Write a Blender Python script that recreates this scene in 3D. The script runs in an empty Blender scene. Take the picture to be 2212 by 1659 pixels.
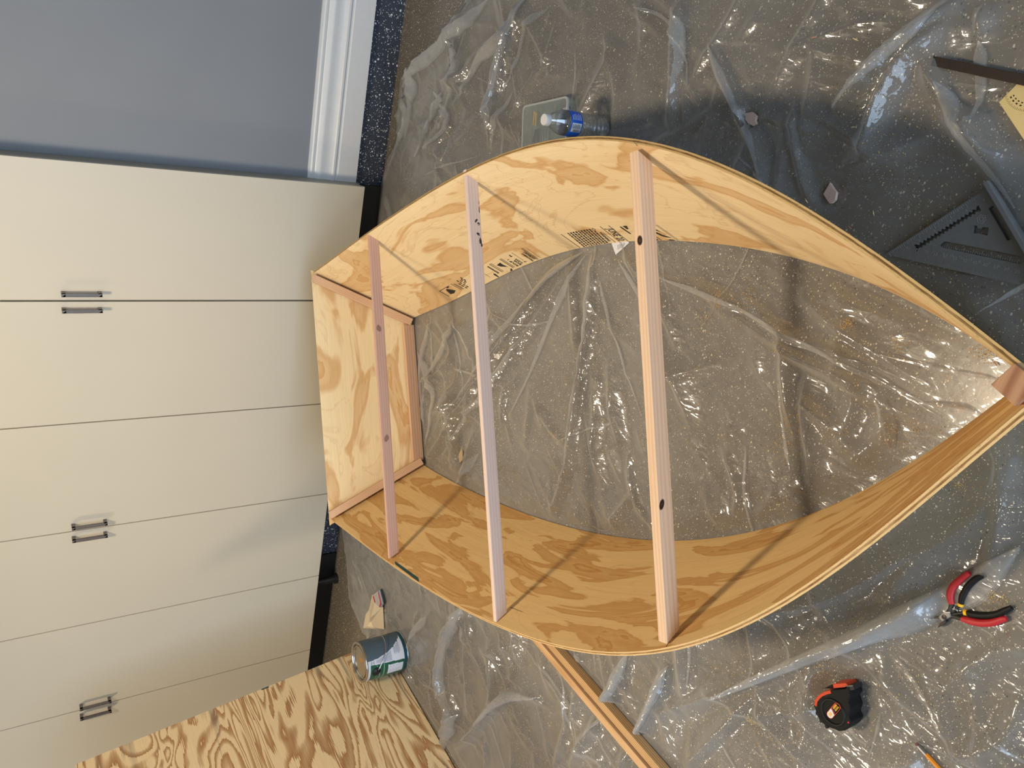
import bpy, bmesh, math, random
import numpy as np
from mathutils import Vector, Matrix

S = bpy.context.scene
COL = S.collection
random.seed(7)
RNG = np.random.default_rng(11)

# ------------------------------------------------------------------ camera
cam = bpy.data.cameras.new('camera')
cam.sensor_fit = 'HORIZONTAL'
cam.sensor_width = 36.0
cam.lens = 36.0 * 1641.98 / 2212.0
cam.clip_start = 0.05
cam_o = bpy.data.objects.new('camera', cam)
COL.objects.link(cam_o)
right = Vector((-0.19416, 0.52509, -0.82860))
down = Vector((0.90004, 0.43131, 0.06242))
fwd = Vector((0.39016, -0.73366, -0.55635))
mw = Matrix((right, -down, -fwd)).transposed().to_4x4()
mw.translation = Vector((-0.57034, 2.78894, 1.32914))
cam_o.matrix_world = mw
S.camera = cam_o

# ------------------------------------------------------------------ world, lamps, exposure
w = bpy.data.worlds.new('world')
S.world = w
w.use_nodes = True
w.node_tree.nodes['Background'].inputs[0].default_value = (0.55, 0.70, 1.0, 1)
w.node_tree.nodes['Background'].inputs[1].default_value = 0.3

LAMPS = [Vector((.42, 1.50, 2.60)), Vector((3.2, 1.85, 2.60)), Vector((1.45, 4.5, 2.60))]


def area(name, loc, target, sx, sy, energy, color, shape='RECTANGLE'):
    l = bpy.data.lights.new(name, 'AREA')
    l.shape = shape
    l.size = sx
    l.size_y = sy
    l.energy = energy
    l.color = color
    o = bpy.data.objects.new(name, l)
    COL.objects.link(o)
    o.location = loc
    o.rotation_euler = (Vector(target) - Vector(loc)).to_track_quat('-Z', 'Y').to_euler()
    return o


for q, pw in zip(LAMPS, (52.0, 46.0, 9.0)):
    area('ceiling_lamp_light', q, q - Vector((0, 0, 1)), 0.34, 0.34, pw, (1.0, 0.83, 0.60), 'DISK')
# daylight through the open garage door
area('garage_door_daylight', (-0.6, 5.4, 1.15), (-0.4, 0.0, 0.9), 4.6, 2.1, 135.0, (0.59, 0.78, 1.0))

S.view_settings.view_transform = 'Standard'
S.view_settings.look = 'None'
S.view_settings.gamma = 1.0
S.view_settings.use_curve_mapping = False
S.view_settings.exposure = 0.06
S.cycles.use_denoising = True
S.cycles.max_bounces = 7
S.cycles.diffuse_bounces = 3
S.cycles.glossy_bounces = 3
S.cycles.use_adaptive_sampling = True
S.cycles.adaptive_threshold = 0.03
S.cycles.transparent_max_bounces = 24
S.cycles.caustics_reflective = False
S.cycles.caustics_refractive = False
S.cycles.sample_clamp_indirect = 6.0


# ------------------------------------------------------------------ helpers
class MB:
    """collects faces with uv and material slots; builds ONE mesh object"""

    def __init__(self):
        self.v, self.f, self.m, self.uv = [], [], [], []

    def face(self, pts, mi=0, uvs=None):
        i = len(self.v)
        self.v += [tuple(p) for p in pts]
        self.f.append(tuple(range(i, i + len(pts))))
        self.m.append(mi)
        self.uv.append(uvs if uvs else [(0, 0)] * len(pts))

    def grid(self, P, UV=None, mi=0, close_u=False):
        """P: rows x cols points, shared vertices; mi may be an int or a function of (row, col)"""
        R, C = len(P), len(P[0])
        b = len(self.v)
        for r in P:
            self.v += [tuple(p) for p in r]
        for i in range(R - 1 + (1 if close_u else 0)):
            for j in range(C - 1):
                i2 = (i + 1) % R
                self.f.append((b + i * C + j, b + i2 * C + j, b + i2 * C + j + 1, b + i * C + j + 1))
                self.m.append(mi(i, j) if callable(mi) else mi)
                if UV is not None:
                    self.uv.append([UV[i][j], UV[i2][j], UV[i2][j + 1], UV[i][j + 1]])
                else:
                    self.uv.append([(0, 0)] * 4)

    def box(self, lo, hi, mi=0, M=None):
        x0, y0, z0 = lo
        x1, y1, z1 = hi
        p = [Vector(q) for q in ((x0, y0, z0), (x1, y0, z0), (x1, y1, z0), (x0, y1, z0),
                                 (x0, y0, z1), (x1, y0, z1), (x1, y1, z1), (x0, y1, z1))]
        if M is not None:
            p = [M @ q for q in p]
        dx, dy, dz = x1 - x0, y1 - y0, z1 - z0
        for q, (a, c) in (((3, 2, 1, 0), (dx, dy)), ((4, 5, 6, 7), (dx, dy)), ((0, 1, 5, 4), (dx, dz)),
                          ((1, 2, 6, 5), (dy, dz)), ((2, 3, 7, 6), (dx, dz)), ((3, 0, 4, 7), (dy, dz))):
            self.face([p[k] for k in q], mi, [(0, 0), (a, 0), (a, c), (0, c)])

    def prism(self, pts, z0, z1, mi=0, M=None, cap_uv=1.0):
        """polygon (counter-clockwise, any z-free 2D points) extruded from z0 to z1"""
        a = sum(pts[i][0] * pts[(i + 1) % len(pts)][1] - pts[(i + 1) % len(pts)][0] * pts[i][1] for i in range(len(pts)))
        if a < 0:
            pts = pts[::-1]
        T = (lambda q: M @ Vector(q)) if M is not None else (lambda q: q)
        n = len(pts)
        self.face([T((x, y, z1)) for x, y in pts], mi, [(x * cap_uv, y * cap_uv) for x, y in pts])
        self.face([T((x, y, z0)) for x, y in pts[::-1]], mi, [(x * cap_uv, y * cap_uv) for x, y in pts[::-1]])
        for i in range(n):
            p, q = pts[i], pts[(i + 1) % n]
            L = math.hypot(q[0] - p[0], q[1] - p[1])
            self.face([T((p[0], p[1], z0)), T((q[0], q[1], z0)), T((q[0], q[1], z1)), T((p[0], p[1], z1))], mi,
                      [(0, 0), (L, 0), (L, z1 - z0), (0, z1 - z0)])

    def tube(self, path, rad, n=12, mi=0, flat=1.0, caps=True):
        """round tube along a path; rad a number or a list; flat squeezes z"""
        path = [Vector(p) for p in path]
        rads = rad if isinstance(rad, (list, tuple)) else [rad] * len(path)
        rings, s = [], 0
        UV = []
        for i, p in enumerate(path):
            t = (path[min(i + 1, len(path) - 1)] - path[max(i - 1, 0)]).normalized()
            up = Vector((0, 0, 1)) if abs(t.z) < .95 else Vector((0, 1, 0))
            a = t.cross(up).normalized()
            b = a.cross(t).normalized()
            if i:
                s += (path[i] - path[i - 1]).length
            ring = []
            for k in range(n + 1):
                an = 2 * math.pi * k / n
                ring.append(p + a * (math.cos(an) * rads[i]) + b * (math.sin(an) * rads[i] * flat))
            rings.append(ring)
            UV.append([(s, 2 * math.pi * rads[i] * k / n) for k in range(n + 1)])
        self.grid(rings, UV, mi)
        if caps:
            self.face(rings[0][:-1][::-1], mi)
            self.face(rings[-1][:-1], mi)

    def lathe(self, prof, n=40, mi=0, loc=(0, 0, 0)):
        """prof: list of (radius, z)"""
        P, UV = [], []
        for k in range(n + 1):
            an = 2 * math.pi * k / n
            P.append([(loc[0] + r * math.cos(an), loc[1] + r * math.sin(an), loc[2] + z) for r, z in prof])
            UV.append([(k / n, z) for r, z in prof])
        self.grid(P, UV, mi)

    def build(self, name, mats, parent=None, smooth=False, weld=True, bevel=0.0):
        me = bpy.data.meshes.new(name)
        me.from_pydata(self.v, [], self.f)
        ul = me.uv_layers.new(name='UVMap')
        flat = [c for q in self.uv for p in q for c in p]
        ul.data.foreach_set('uv', flat)
        me.polygons.foreach_set('material_index', self.m)
        for m in (mats if isinstance(mats, (list, tuple)) else [mats]):
            me.materials.append(m)
        if weld or bevel:
            bm = bmesh.new()
            bm.from_mesh(me)
            bmesh.ops.remove_doubles(bm, verts=bm.verts, dist=1e-5)
            if bevel:
                ed = [e for e in bm.edges if len(e.link_faces) == 2 and e.calc_face_angle(0) > .6]
                bmesh.ops.bevel(bm, geom=ed, offset=bevel, segments=2, affect='EDGES', profile=.6)
            bmesh.ops.recalc_face_normals(bm, faces=bm.faces)
            bm.to_mesh(me)
            bm.free()
        if smooth:
            me.polygons.foreach_set('use_smooth', [True] * len(me.polygons))
            if smooth == 'angle':
                me.set_sharp_from_angle(angle=math.radians(35))
        o = bpy.data.objects.new(name, me)
        COL.objects.link(o)
        if parent:
            o.parent = parent
        return o


def tag(o, label=None, cat=None, group=None, kind=None):
    for k, v in (('label', label), ('category', cat), ('group', group), ('kind', kind)):
        if v:
            o[k] = v
    return o


def thing(name, label, cat, group=None):
    o = bpy.data.objects.new(name, None)
    COL.objects.link(o)
    o.empty_display_size = .1
    return tag(o, label, cat, group)


def move_origin(o, loc):
    """give a top-level thing its empty at its base without moving its children"""
    loc = Vector(loc)
    for c in o.children:
        c.location = c.location - loc
    o.location = loc


def text_mesh(txt, size, align='LEFT', bold=0.0):
    cu = bpy.data.curves.new('text', 'FONT')
    cu.body = txt
    cu.size = size
    cu.align_x = align
    cu.offset = bold
    cu.resolution_u = 2
    ob = bpy.data.objects.new('text', cu)
    COL.objects.link(ob)
    dg = bpy.context.evaluated_depsgraph_get()
    me = bpy.data.meshes.new_from_object(ob.evaluated_get(dg))
    vs = [tuple(v.co) for v in me.vertices]
    fs = [tuple(p.vertices) for p in me.polygons]
    bpy.data.objects.remove(ob)
    bpy.data.curves.remove(cu)
    bpy.data.meshes.remove(me)
    return vs, fs


def fill_shape(outline, holes, z0, z1):
    """2D polygon with holes extruded: returns verts, faces"""
    cu = bpy.data.curves.new('shape', 'CURVE')
    cu.dimensions = '2D'
    cu.fill_mode = 'BOTH'
    cu.extrude = (z1 - z0) / 2
    for lp in [outline] + holes:
        sp = cu.splines.new('POLY')
        sp.points.add(len(lp) - 1)
        for i, (x, y) in enumerate(lp):
            sp.points[i].co = (x, y, 0, 1)
        sp.use_cyclic_u = True
    ob = bpy.data.objects.new('shape', cu)
    COL.objects.link(ob)
    dg = bpy.context.evaluated_depsgraph_get()
    me = bpy.data.meshes.new_from_object(ob.evaluated_get(dg))
    vs = [(v.co.x, v.co.y, v.co.z + (z0 + z1) / 2) for v in me.vertices]
    fs = [tuple(p.vertices) for p in me.polygons]
    bpy.data.objects.remove(ob)
    bpy.data.curves.remove(cu)
    bpy.data.meshes.remove(me)
    return vs, fs


def add_raw(mb, vs, fs, fn=None, mi=0):
    for f in fs:
        mb.face([fn(*vs[i]) if fn else vs[i] for i in f], mi)


# ------------------------------------------------------------------ materials
def srgb(r, g, b):
    f = lambda c: (c / 255 / 12.92) if c / 255 <= .04045 else ((c / 255 + .055) / 1.055) ** 2.4
    return (f(r), f(g), f(b), 1)


class NT:
    def __init__(self, name):
        self.m = bpy.data.materials.new(name)
        self.m.use_nodes = True
        self.t = self.m.node_tree
        self.b = self.t.nodes['Principled BSDF']
        self.out = self.t.nodes['Material Output']

    def n(self, typ, **kw):
        nd = self.t.nodes.new(typ)
        for k, v in kw.items():
            if k.startswith('i_'):
                nd.inputs[int(k[2:])].default_value = v
            elif hasattr(nd, k):
                setattr(nd, k, v)
            else:
                nd.inputs[k].default_value = v
        return nd

    def l(self, a, b):
        self.t.links.new(a, b)

    def math(self, op, a, b=None, c=None, clamp=False):
        nd = self.n('ShaderNodeMath', operation=op, use_clamp=clamp)
        for i, x in enumerate((a, b, c)):
            if x is None:
                continue
            if isinstance(x, (int, float)):
                nd.inputs[i].default_value = x
            else:
                self.l(x, nd.inputs[i])
        return nd.outputs[0]

    def mix(self, fac, a, b, blend='MIX'):
        nd = self.n('ShaderNodeMix', data_type='RGBA', blend_type=blend)
        for sock, x in ((nd.inputs[0], fac), (nd.inputs[6], a), (nd.inputs[7], b)):
            if isinstance(x, (int, float, tuple)):
                sock.default_value = x
            else:
                self.l(x, sock)
        return nd.outputs[2]

    def ramp(self, fac, stops, interp='LINEAR'):
        nd = self.n('ShaderNodeValToRGB')
        nd.color_ramp.interpolation = interp
        e = nd.color_ramp.elements
        while len(e) < len(stops):
            e.new(.5)
        for i, (p, c) in enumerate(stops):
            e[i].position = p
            e[i].color = c if len(c) == 4 else (*c, 1)
        self.l(fac, nd.inputs[0])
        return nd.outputs[0]

    def coords(self, kind, scale=(1, 1, 1), loc=(0, 0, 0)):
        tc = self.n('ShaderNodeTexCoord')
        mp = self.n('ShaderNodeMapping')
        mp.inputs['Scale'].default_value = scale
        mp.inputs['Location'].default_value = loc
        self.l(tc.outputs[kind], mp.inputs[0])
        return mp.outputs[0]

    def noise(self, vec, scale=1.0, detail=3.0, rough=.5, dist=0.0):
        nd = self.n('ShaderNodeTexNoise')
        nd.inputs['Scale'].default_value = scale
        nd.inputs['Detail'].default_value = detail
        nd.inputs['Roughness'].default_value = rough
        nd.inputs['Distortion'].default_value = dist
        self.l(vec, nd.inputs['Vector'])
        return nd.outputs['Fac']

    def bump(self, h, strength=.3, dist=.002):
        nd = self.n('ShaderNodeBump')
        nd.inputs['Strength'].default_value = strength
        nd.inputs['Distance'].default_value = dist
        self.l(h, nd.inputs['Height'])
        self.l(nd.outputs[0], self.b.inputs['Normal'])


def plain(name, col, rough=.5, metal=0.0, spec=.5, noise=0.0, nscale=40.0):
    k = NT(name)
    k.b.inputs['Roughness'].default_value = rough
    k.b.inputs['Metallic'].default_value = metal
    k.b.inputs['Specular IOR Level'].default_value = spec
    if noise:
        f = k.noise(k.coords('Object'), nscale, 4)
        d = tuple(c * (1 - noise) for c in col[:3]) + (1,)
        b = tuple(min(1, c * (1 + noise)) for c in col[:3]) + (1,)
        k.l(k.ramp(f, [(.3, d), (.7, b)]), k.b.inputs['Base Color'])
    else:
        k.b.inputs['Base Color'].default_value = col
    return k.m


def veneer(name, cream, tan, seed=0.0, across=4.5, along=1.0, thr=.5, soft=.045, ring=.35, ringn=9.0, streak=.0, bands=0.0, stain=0.0, warp=1.0, det=3.6):
    """rotary cut softwood veneer: hard edged tan patches and thin ring lines on cream; UV in metres, U along the grain"""
    k = NT(name)
    v = k.coords('UV', (along, across, 1), (seed, seed * 1.7, seed))
    n1 = k.noise(v, 1.9, det, .5, warp)
    fine = k.noise(k.coords('UV', (6, 260, 1), (seed, 0, 0)), 1.0, 3, .6)
    n1b = k.math('ADD', n1, k.math('MULTIPLY', k.math('SUBTRACT', fine, .5), .05))
    patch = k.ramp(n1b, [(thr - soft, (0, 0, 0)), (thr, (.75, .75, .75)), (thr + .10, (.5, .5, .5)), (thr + .11, (.95, .95, .95)), (thr + .2, (.3, .3, .3))])
    base = k.mix(patch, cream, tan)
    rg = k.math('FRACT', k.math('MULTIPLY', n1b, ringn))
    line = k.ramp(rg, [(0, (0, 0, 0)), (.38, (0, 0, 0)), (.5, (1, 1, 1)), (.55, (0, 0, 0))])
    dark = tuple(c * f for c, f in zip(tan[:3], (.8, .7, .6))) + (1,)
    base = k.mix(k.math('MULTIPLY', line, ring), base, dark)
    if bands:
        fb = k.math('FRACT', k.math('MULTIPLY', n1b, bands))
        bd = k.ramp(fb, [(.26, (0, 0, 0)), (.42, (.55, .55, .55)), (.74, (1, 1, 1)), (.78, (0, 0, 0))])
        base = k.mix(k.math('MULTIPLY', bd, .9), cream, tan)
    if stain:
        sn = k.noise(k.coords('UV', (1.1, 16, 1), (seed + 4, 2, 0)), 1.0, 3, .55, .2)
        base = k.mix(k.math('MULTIPLY', k.ramp(sn, [(.60, (0, 0, 0)), (.70, (1, 1, 1))]), stain), base, (.12, .115, .105, 1))
    if streak:
        st = k.noise(k.coords('UV', (1.2, 42, 1), (seed * 2, 0, 0)), 1.0, 4, .6)
        base = k.mix(k.math('MULTIPLY', k.ramp(st, [(.5, (0, 0, 0)), (.66, (1, 1, 1))]), streak), base, tan)
    grain = k.ramp(fine, [(.3, (.93, .93, .93)), (.7, (1.04, 1.04, 1.04))])
    base = k.mix(1.0, base, grain, 'MULTIPLY')
    k.l(base, k.b.inputs['Base Color'])
    k.b.inputs['Roughness'].default_value = .62
    k.b.inputs['Specular IOR Level'].default_value = .25
    k.bump(fine, .12, .0006)
    return k.m


def lumber(name, a, b, seed=0.0, freq=70.0, wav=.5, contrast=1.0, knots=(), kstr=1.0):
    """sawn softwood: growth lines along U; UV in metres; knots are (u, v, size)"""
    k = NT(name)
    low = k.noise(k.coords('UV', (1.3, 9, 1), (seed, seed, 0)), 1.0, 3, .5, .3)
    sep = k.n('ShaderNodeSeparateXYZ')
    k.l(k.coords('UV', (1, 1, 1), (seed, 0, 0)), sep.inputs[0])
    ph = k.math('ADD', k.math('MULTIPLY', sep.outputs[1], freq * 6.28), k.math('MULTIPLY', low, 22 * wav))
    s = k.math('MULTIPLY_ADD', k.math('SINE', ph), .5, .5)
    s = k.math('POWER', s, 1.6)
    fine = k.noise(k.coords('UV', (8, 420, 1), (seed, 0, 0)), 1.0, 3, .6)
    f = k.math('ADD', k.math('MULTIPLY', s, .65 * contrast), k.math('MULTIPLY', k.math('SUBTRACT', fine, .45), .55))
    f = k.math('ADD', f, k.math('MULTIPLY', k.math('SUBTRACT', low, .5), .6), clamp=True)
    base = k.mix(f, a, b)
    for (u, v, r) in knots:
        d = k.n('ShaderNodeVectorMath', operation='DISTANCE')
        k.l(k.coords('UV', (1 / (r * 1.35), 1 / r, 1)), d.inputs[0])
        d.inputs[1].default_value = (u / (r * 1.35), v / r, 0)
        kn = k.ramp(d.outputs['Value'], [(.0, (.9, .9, .9)), (.35, (.97, .97, .97)), (.5, (1, 1, 1)), (.8, (.95, .95, .95)), (1.0, (0, 0, 0))])
        base = k.mix(k.math('MULTIPLY', kn, kstr), base, (.022, .009, .006, 1))
    k.l(base, k.b.inputs['Base Color'])
    k.b.inputs['Roughness'].default_value = .7
    k.b.inputs['Specular IOR Level'].default_value = .2
    k.bump(fine, .25, .0006)
    return k.m


def ply_edge(name, light, dark, seed=0.):
    """the layered cut edge of plywood; UV: U along, V 0..1 across the thickness"""
    k = NT(name)
    sep = k.n('ShaderNodeSeparateXYZ')
    k.l(k.coords('UV'), sep.inputs[0])
    wob = k.noise(k.coords('UV', (26, 3, 1), (seed, 0, 0)), 1.0, 4, .65)
    vv = k.math('ADD', sep.outputs[1], k.math('MULTIPLY', k.math('SUBTRACT', wob, .5), .3))
    lay = k.ramp(vv, [(0, light), (.3, light), (.38, dark), (.62, dark), (.7, light), (1, light)])
    sp = k.noise(k.coords('UV', (70, 5, 1), (seed, 3, 0)), 1.0, 4, .7)
    base = k.mix(k.ramp(sp, [(.56, (0, 0, 0)), (.68, (.7, .7, .7))]), lay, tuple(c * .25 for c in dark[:3]) + (1,))
    base = k.mix(k.ramp(wob, [(.45, (0, 0, 0)), (.7, (.6, .6, .6))]), base, light)
    k.l(base, k.b.inputs['Base Color'])
    k.b.inputs['Roughness'].default_value = .8
    k.b.inputs['Specular IOR Level'].default_value = .15
    return k.m


def flecked(name, base_a, base_b, white, black, dens_w=.16, dens_b=.05, scale=120.0, rough=.24):
    """epoxy floor paint with thrown vinyl flakes"""
    k = NT(name)
    v = k.coords('Object')
    col = k.mix(k.noise(v, 2.2, 5, .6), base_a, base_b)
    for sc, dens, c, rad in ((scale, dens_b, black, .34), (scale * .8, dens_w * .55, white, .34), (scale * 1.7, dens_w, white, .36)):
        vn = k.n('ShaderNodeTexVoronoi')
        vn.inputs['Scale'].default_value = sc
        wob = k.n('ShaderNodeMapping')
        wob.inputs['Scale'].default_value = (1, 1.35, 1)
        wob.inputs['Rotation'].default_value = (0, 0, sc)
        wob.inputs['Location'].default_value = (sc, .3, 0)
        k.l(v, wob.inputs[0])
        k.l(wob.outputs[0], vn.inputs['Vector'])
        sx = k.n('ShaderNodeSeparateColor')
        k.l(vn.outputs['Color'], sx.inputs[0])
        pick = k.math('LESS_THAN', sx.outputs[0], dens)
        r = k.math('MULTIPLY_ADD', sx.outputs[1], rad * .7, rad * .45)
        near = k.math('LESS_THAN', vn.outputs['Distance'], r)
        col = k.mix(k.math('MULTIPLY', pick, near), col, c)
    k.l(col, k.b.inputs['Base Color'])
    k.b.inputs['Roughness'].default_value = rough
    k.bump(k.noise(v, 60, 3), .15, .001)
    return k.m


def film_material():
    """clear polyethylene film: mostly see-through, milkier where seen along its surface, with a Fresnel gloss"""
    k = NT('polyethylene_film')
    t = k.t
    t.nodes.remove(k.b)
    v = k.coords('Object')
    geo = k.n('ShaderNodeNewGeometry')
    dot = k.n('ShaderNodeVectorMath', operation='DOT_PRODUCT')
    k.l(geo.outputs['Normal'], dot.inputs[0])
    k.l(geo.outputs['Incoming'], dot.inputs[1])
    c = k.math('MAXIMUM', k.math('ABSOLUTE', dot.outputs['Value']), .06)
    haze = k.math('ADD', k.math('MULTIPLY', k.noise(v, 5, 5, .7), .13), k.math('MULTIPLY', k.math('POWER', k.noise(v, 1.7, 3, .6, .6), 2.0), .42))
    # Beer-Lambert: the slanted path through the film is 1/cos longer
    milk = k.math('SUBTRACT', 1.0, k.math('POWER', k.math('SUBTRACT', 1.0, haze), k.math('DIVIDE', 1.0, c)))
    tr = k.n('ShaderNodeBsdfTransparent')
    tr.inputs[0].default_value = (.96, .96, .96, 1)
    df = k.n('ShaderNodeBsdfDiffuse')
    df.inputs[0].default_value = (.80, .80, .80, 1)
    tl = k.n('ShaderNodeBsdfTranslucent')
    tl.inputs[0].default_value = (.80, .80, .80, 1)
    sc = k.n('ShaderNodeMixShader', i_0=.5)
    k.l(df.outputs[0], sc.inputs[1])
    k.l(tl.outputs[0], sc.inputs[2])
    body = k.n('ShaderNodeMixShader')
    k.l(milk, body.inputs[0])
    k.l(tr.outputs[0], body.inputs[1])
    k.l(sc.outputs[0], body.inputs[2])
    gl = k.n('ShaderNodeBsdfGlossy')
    gl.inputs['Roughness'].default_value = .075
    gl.inputs[0].default_value = (1, 1, 1, 1)
    # crinkles
    ridges = None
    for sc_, rot_, am_ in ((5, .4, 1.0), (11, 1.3, .55), (24, .9, .3), (60, .2, .10)):
        mp = k.n('ShaderNodeMapping')
        mp.inputs['Rotation'].default_value = (0, 0, rot_)
        mp.inputs['Scale'].default_value = (1, .42, 1)
        k.l(v, mp.inputs[0])
        nn_ = k.noise(mp.outputs[0], sc_, 1.5, .5, .35)
        rd = k.math('MULTIPLY', k.math('ABSOLUTE', k.math('SUBTRACT', nn_, .5)), -am_)
        ridges = rd if ridges is None else k.math('ADD', ridges, rd)
    h = ridges
    bp = k.n('ShaderNodeBump')
    bp.inputs['Strength'].default_value = .55
    bp.inputs['Distance'].default_value = .045
    k.l(h, bp.inputs['Height'])
    k.l(bp.outputs[0], gl.inputs['Normal'])
    g2 = k.n('ShaderNodeBsdfGlossy')                     # soft sheen of the crinkled film
    g2.inputs['Roughness'].default_value = .38
    k.l(bp.outputs[0], g2.inputs['Normal'])
    gm = k.n('ShaderNodeMixShader', i_0=.38)
    k.l(gl.outputs[0], gm.inputs[1])
    k.l(g2.outputs[0], gm.inputs[2])
    fr = k.math('MULTIPLY_ADD', k.math('POWER', k.math('SUBTRACT', 1.0, c), 5.0), .80, .082)
    sh = k.n('ShaderNodeMixShader')
    k.l(fr, sh.inputs[0])
    k.l(body.outputs[0], sh.inputs[1])
    k.l(gm.outputs[0], sh.inputs[2])
    k.l(sh.outputs[0], k.out.inputs[0])
    return k.m


def clear(name, col=(1, 1, 1, 1), milk=.05, rough=.05, edge=.8, base=.07):
    """thin clear plastic: transparent with a little haze, Fresnel gloss"""
    k = NT(name)
    k.t.nodes.remove(k.b)
    geo = k.n('ShaderNodeNewGeometry')
    dot = k.n('ShaderNodeVectorMath', operation='DOT_PRODUCT')
    k.l(geo.outputs['Normal'], dot.inputs[0])
    k.l(geo.outputs['Incoming'], dot.inputs[1])
    c = k.math('MAXIMUM', k.math('ABSOLUTE', dot.outputs['Value']), .08)
    tr = k.n('ShaderNodeBsdfTransparent')
    tr.inputs[0].default_value = col
    df = k.n('ShaderNodeBsdfDiffuse')
    df.inputs[0].default_value = (.8, .82, .84, 1)
    m1 = k.n('ShaderNodeMixShader')
    k.l(k.math('SUBTRACT', 1.0, k.math('POWER', 1.0 - milk, k.math('DIVIDE', 1.0, c))), m1.inputs[0])
    k.l(tr.outputs[0], m1.inputs[1])
    k.l(df.outputs[0], m1.inputs[2])
    gl = k.n('ShaderNodeBsdfGlossy')
    gl.inputs['Roughness'].default_value = rough
    m2 = k.n('ShaderNodeMixShader')
    k.l(k.math('MULTIPLY_ADD', k.math('POWER', k.math('SUBTRACT', 1.0, c), 4.0), edge, base), m2.inputs[0])
    k.l(m1.outputs[0], m2.inputs[1])
    k.l(gl.outputs[0], m2.inputs[2])
    k.l(m2.outputs[0], k.out.inputs[0])
    return k.m


M = {}
CREAM, TAN = srgb(242, 217, 172), srgb(212, 166, 108)
M['hull_veneer_a'] = veneer('hull_veneer_a', CREAM, TAN, 3.1, 3.0, 1.5, .55, .025, .3, 8, .10, warp=.9)
M['hull_veneer_b'] = veneer('hull_veneer_b', srgb(226, 190, 132), srgb(188, 134, 70), 8.4, 6.5, 1.7, .51, .012, .15, 7, .14, warp=1.0)
M['transom_veneer'] = veneer('transom_veneer', srgb(244, 220, 174), srgb(210, 162, 104), 5.3, 4.0, 1.6, .55, .05, .2, 6)
M['sheet_veneer'] = veneer('sheet_veneer', srgb(238, 208, 160), srgb(160, 104, 54), 1.7, 2.7, .62, .47, .02, .0, 22, 0, 13.0, .55, 1.4, 2.4)
M['outer_veneer'] = veneer('outer_veneer', CREAM, TAN, 6.6, 5.0)
M['ply_edge'] = ply_edge('ply_edge', srgb(222, 184, 124), srgb(128, 92, 52))
M['ply_edge_b'] = ply_edge('ply_edge_b', srgb(226, 190, 134), srgb(150, 108, 66), 4.)
PINK_A, PINK_B = srgb(232, 198, 164), srgb(206, 160, 124)
M['beam_one'] = lumber('beam_one', srgb(212, 172, 152), srgb(176, 130, 110), .7, 130, .5, .6, [(.30, .026, .009), (.655, .028, .009)], .55)
M['beam_two'] = lumber('beam_two', srgb(228, 204, 190), srgb(204, 176, 162), 2.7, 120, .5, .6)
M['beam_three'] = lumber('beam_three', srgb(234, 202, 170), srgb(208, 164, 128), 4.9, 110, .7, .6, [(.164, .014, .0075), (.655, .030, .0075)])
M['cleat'] = lumber('cleat', srgb(226, 190, 156), srgb(188, 140, 104), 6.1, 170, .35, 1.0)
M['cleat_b'] = lumber('cleat_b', srgb(224, 184, 152), srgb(200, 154, 120), 7.7, 90, .35, .8)
M['post'] = lumber('post', srgb(196, 150, 116), srgb(150, 100, 72), 9.1, 48, .5, 1.2)
M['strip'] = lumber('strip', srgb(218, 178, 128), srgb(156, 112, 68), 3.3, 150, .3, 1.0)
M['strip_b'] = lumber('strip_b', srgb(222, 182, 136), srgb(184, 134, 84), 5.3, 26, 1.0, .8)
M['ink'] = plain('ink', (.018, .018, .016, 1), .6, noise=.3)
M['ink_soft'] = plain('ink_soft', (.05, .05, .04, 1), .7)
M['graphite'] = plain('graphite', (.03, .028, .03, 1), .7)
M['green_paint'] = plain('green_paint', srgb(28, 66, 60), .5, noise=.2)
M['cabinet'] = plain('cabinet', srgb(216, 207, 188), .42, noise=.015, nscale=3)
M['carcass'] = plain('carcass', srgb(176, 172, 158), .55, noise=.02)
M['brown_tape'] = plain('brown_tape', srgb(84, 50, 42), .6)
M['black'] = plain('black', (.008, .008, .009, 1), .5)
M['handle'] = plain('handle', srgb(124, 119, 117), .4, .5, noise=.05)
M['wall_paint'] = plain('wall_paint', srgb(140, 142, 146), .6, noise=.02, nscale=6)
M['white_paint'] = plain('white_paint', srgb(226, 225, 224), .4, noise=.015)
M['room_paint'] = plain('room_paint', srgb(176, 172, 166), .8)
M['floor'] = flecked('floor', srgb(121, 113, 100), srgb(105, 97, 85), srgb(240, 228, 204), srgb(26, 26, 28), .17, .10, 190.0)
M['curb'] = flecked('curb', srgb(62, 68, 80), srgb(52, 58, 70), srgb(232, 232, 230), (.01, .01, .012, 1), .34, .12, 120, .4)
M['film'] = film_material()
M['bolt'] = plain('bolt', srgb(150, 150, 150), .35, 1)

# ------------------------------------------------------------------ the setting
WALL_Y = -0.095


def slab(name, lo, hi, m):
    b = MB()
    b.box(lo, hi)
    return tag(b.build(name, m, weld=True), kind='structure')


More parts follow.
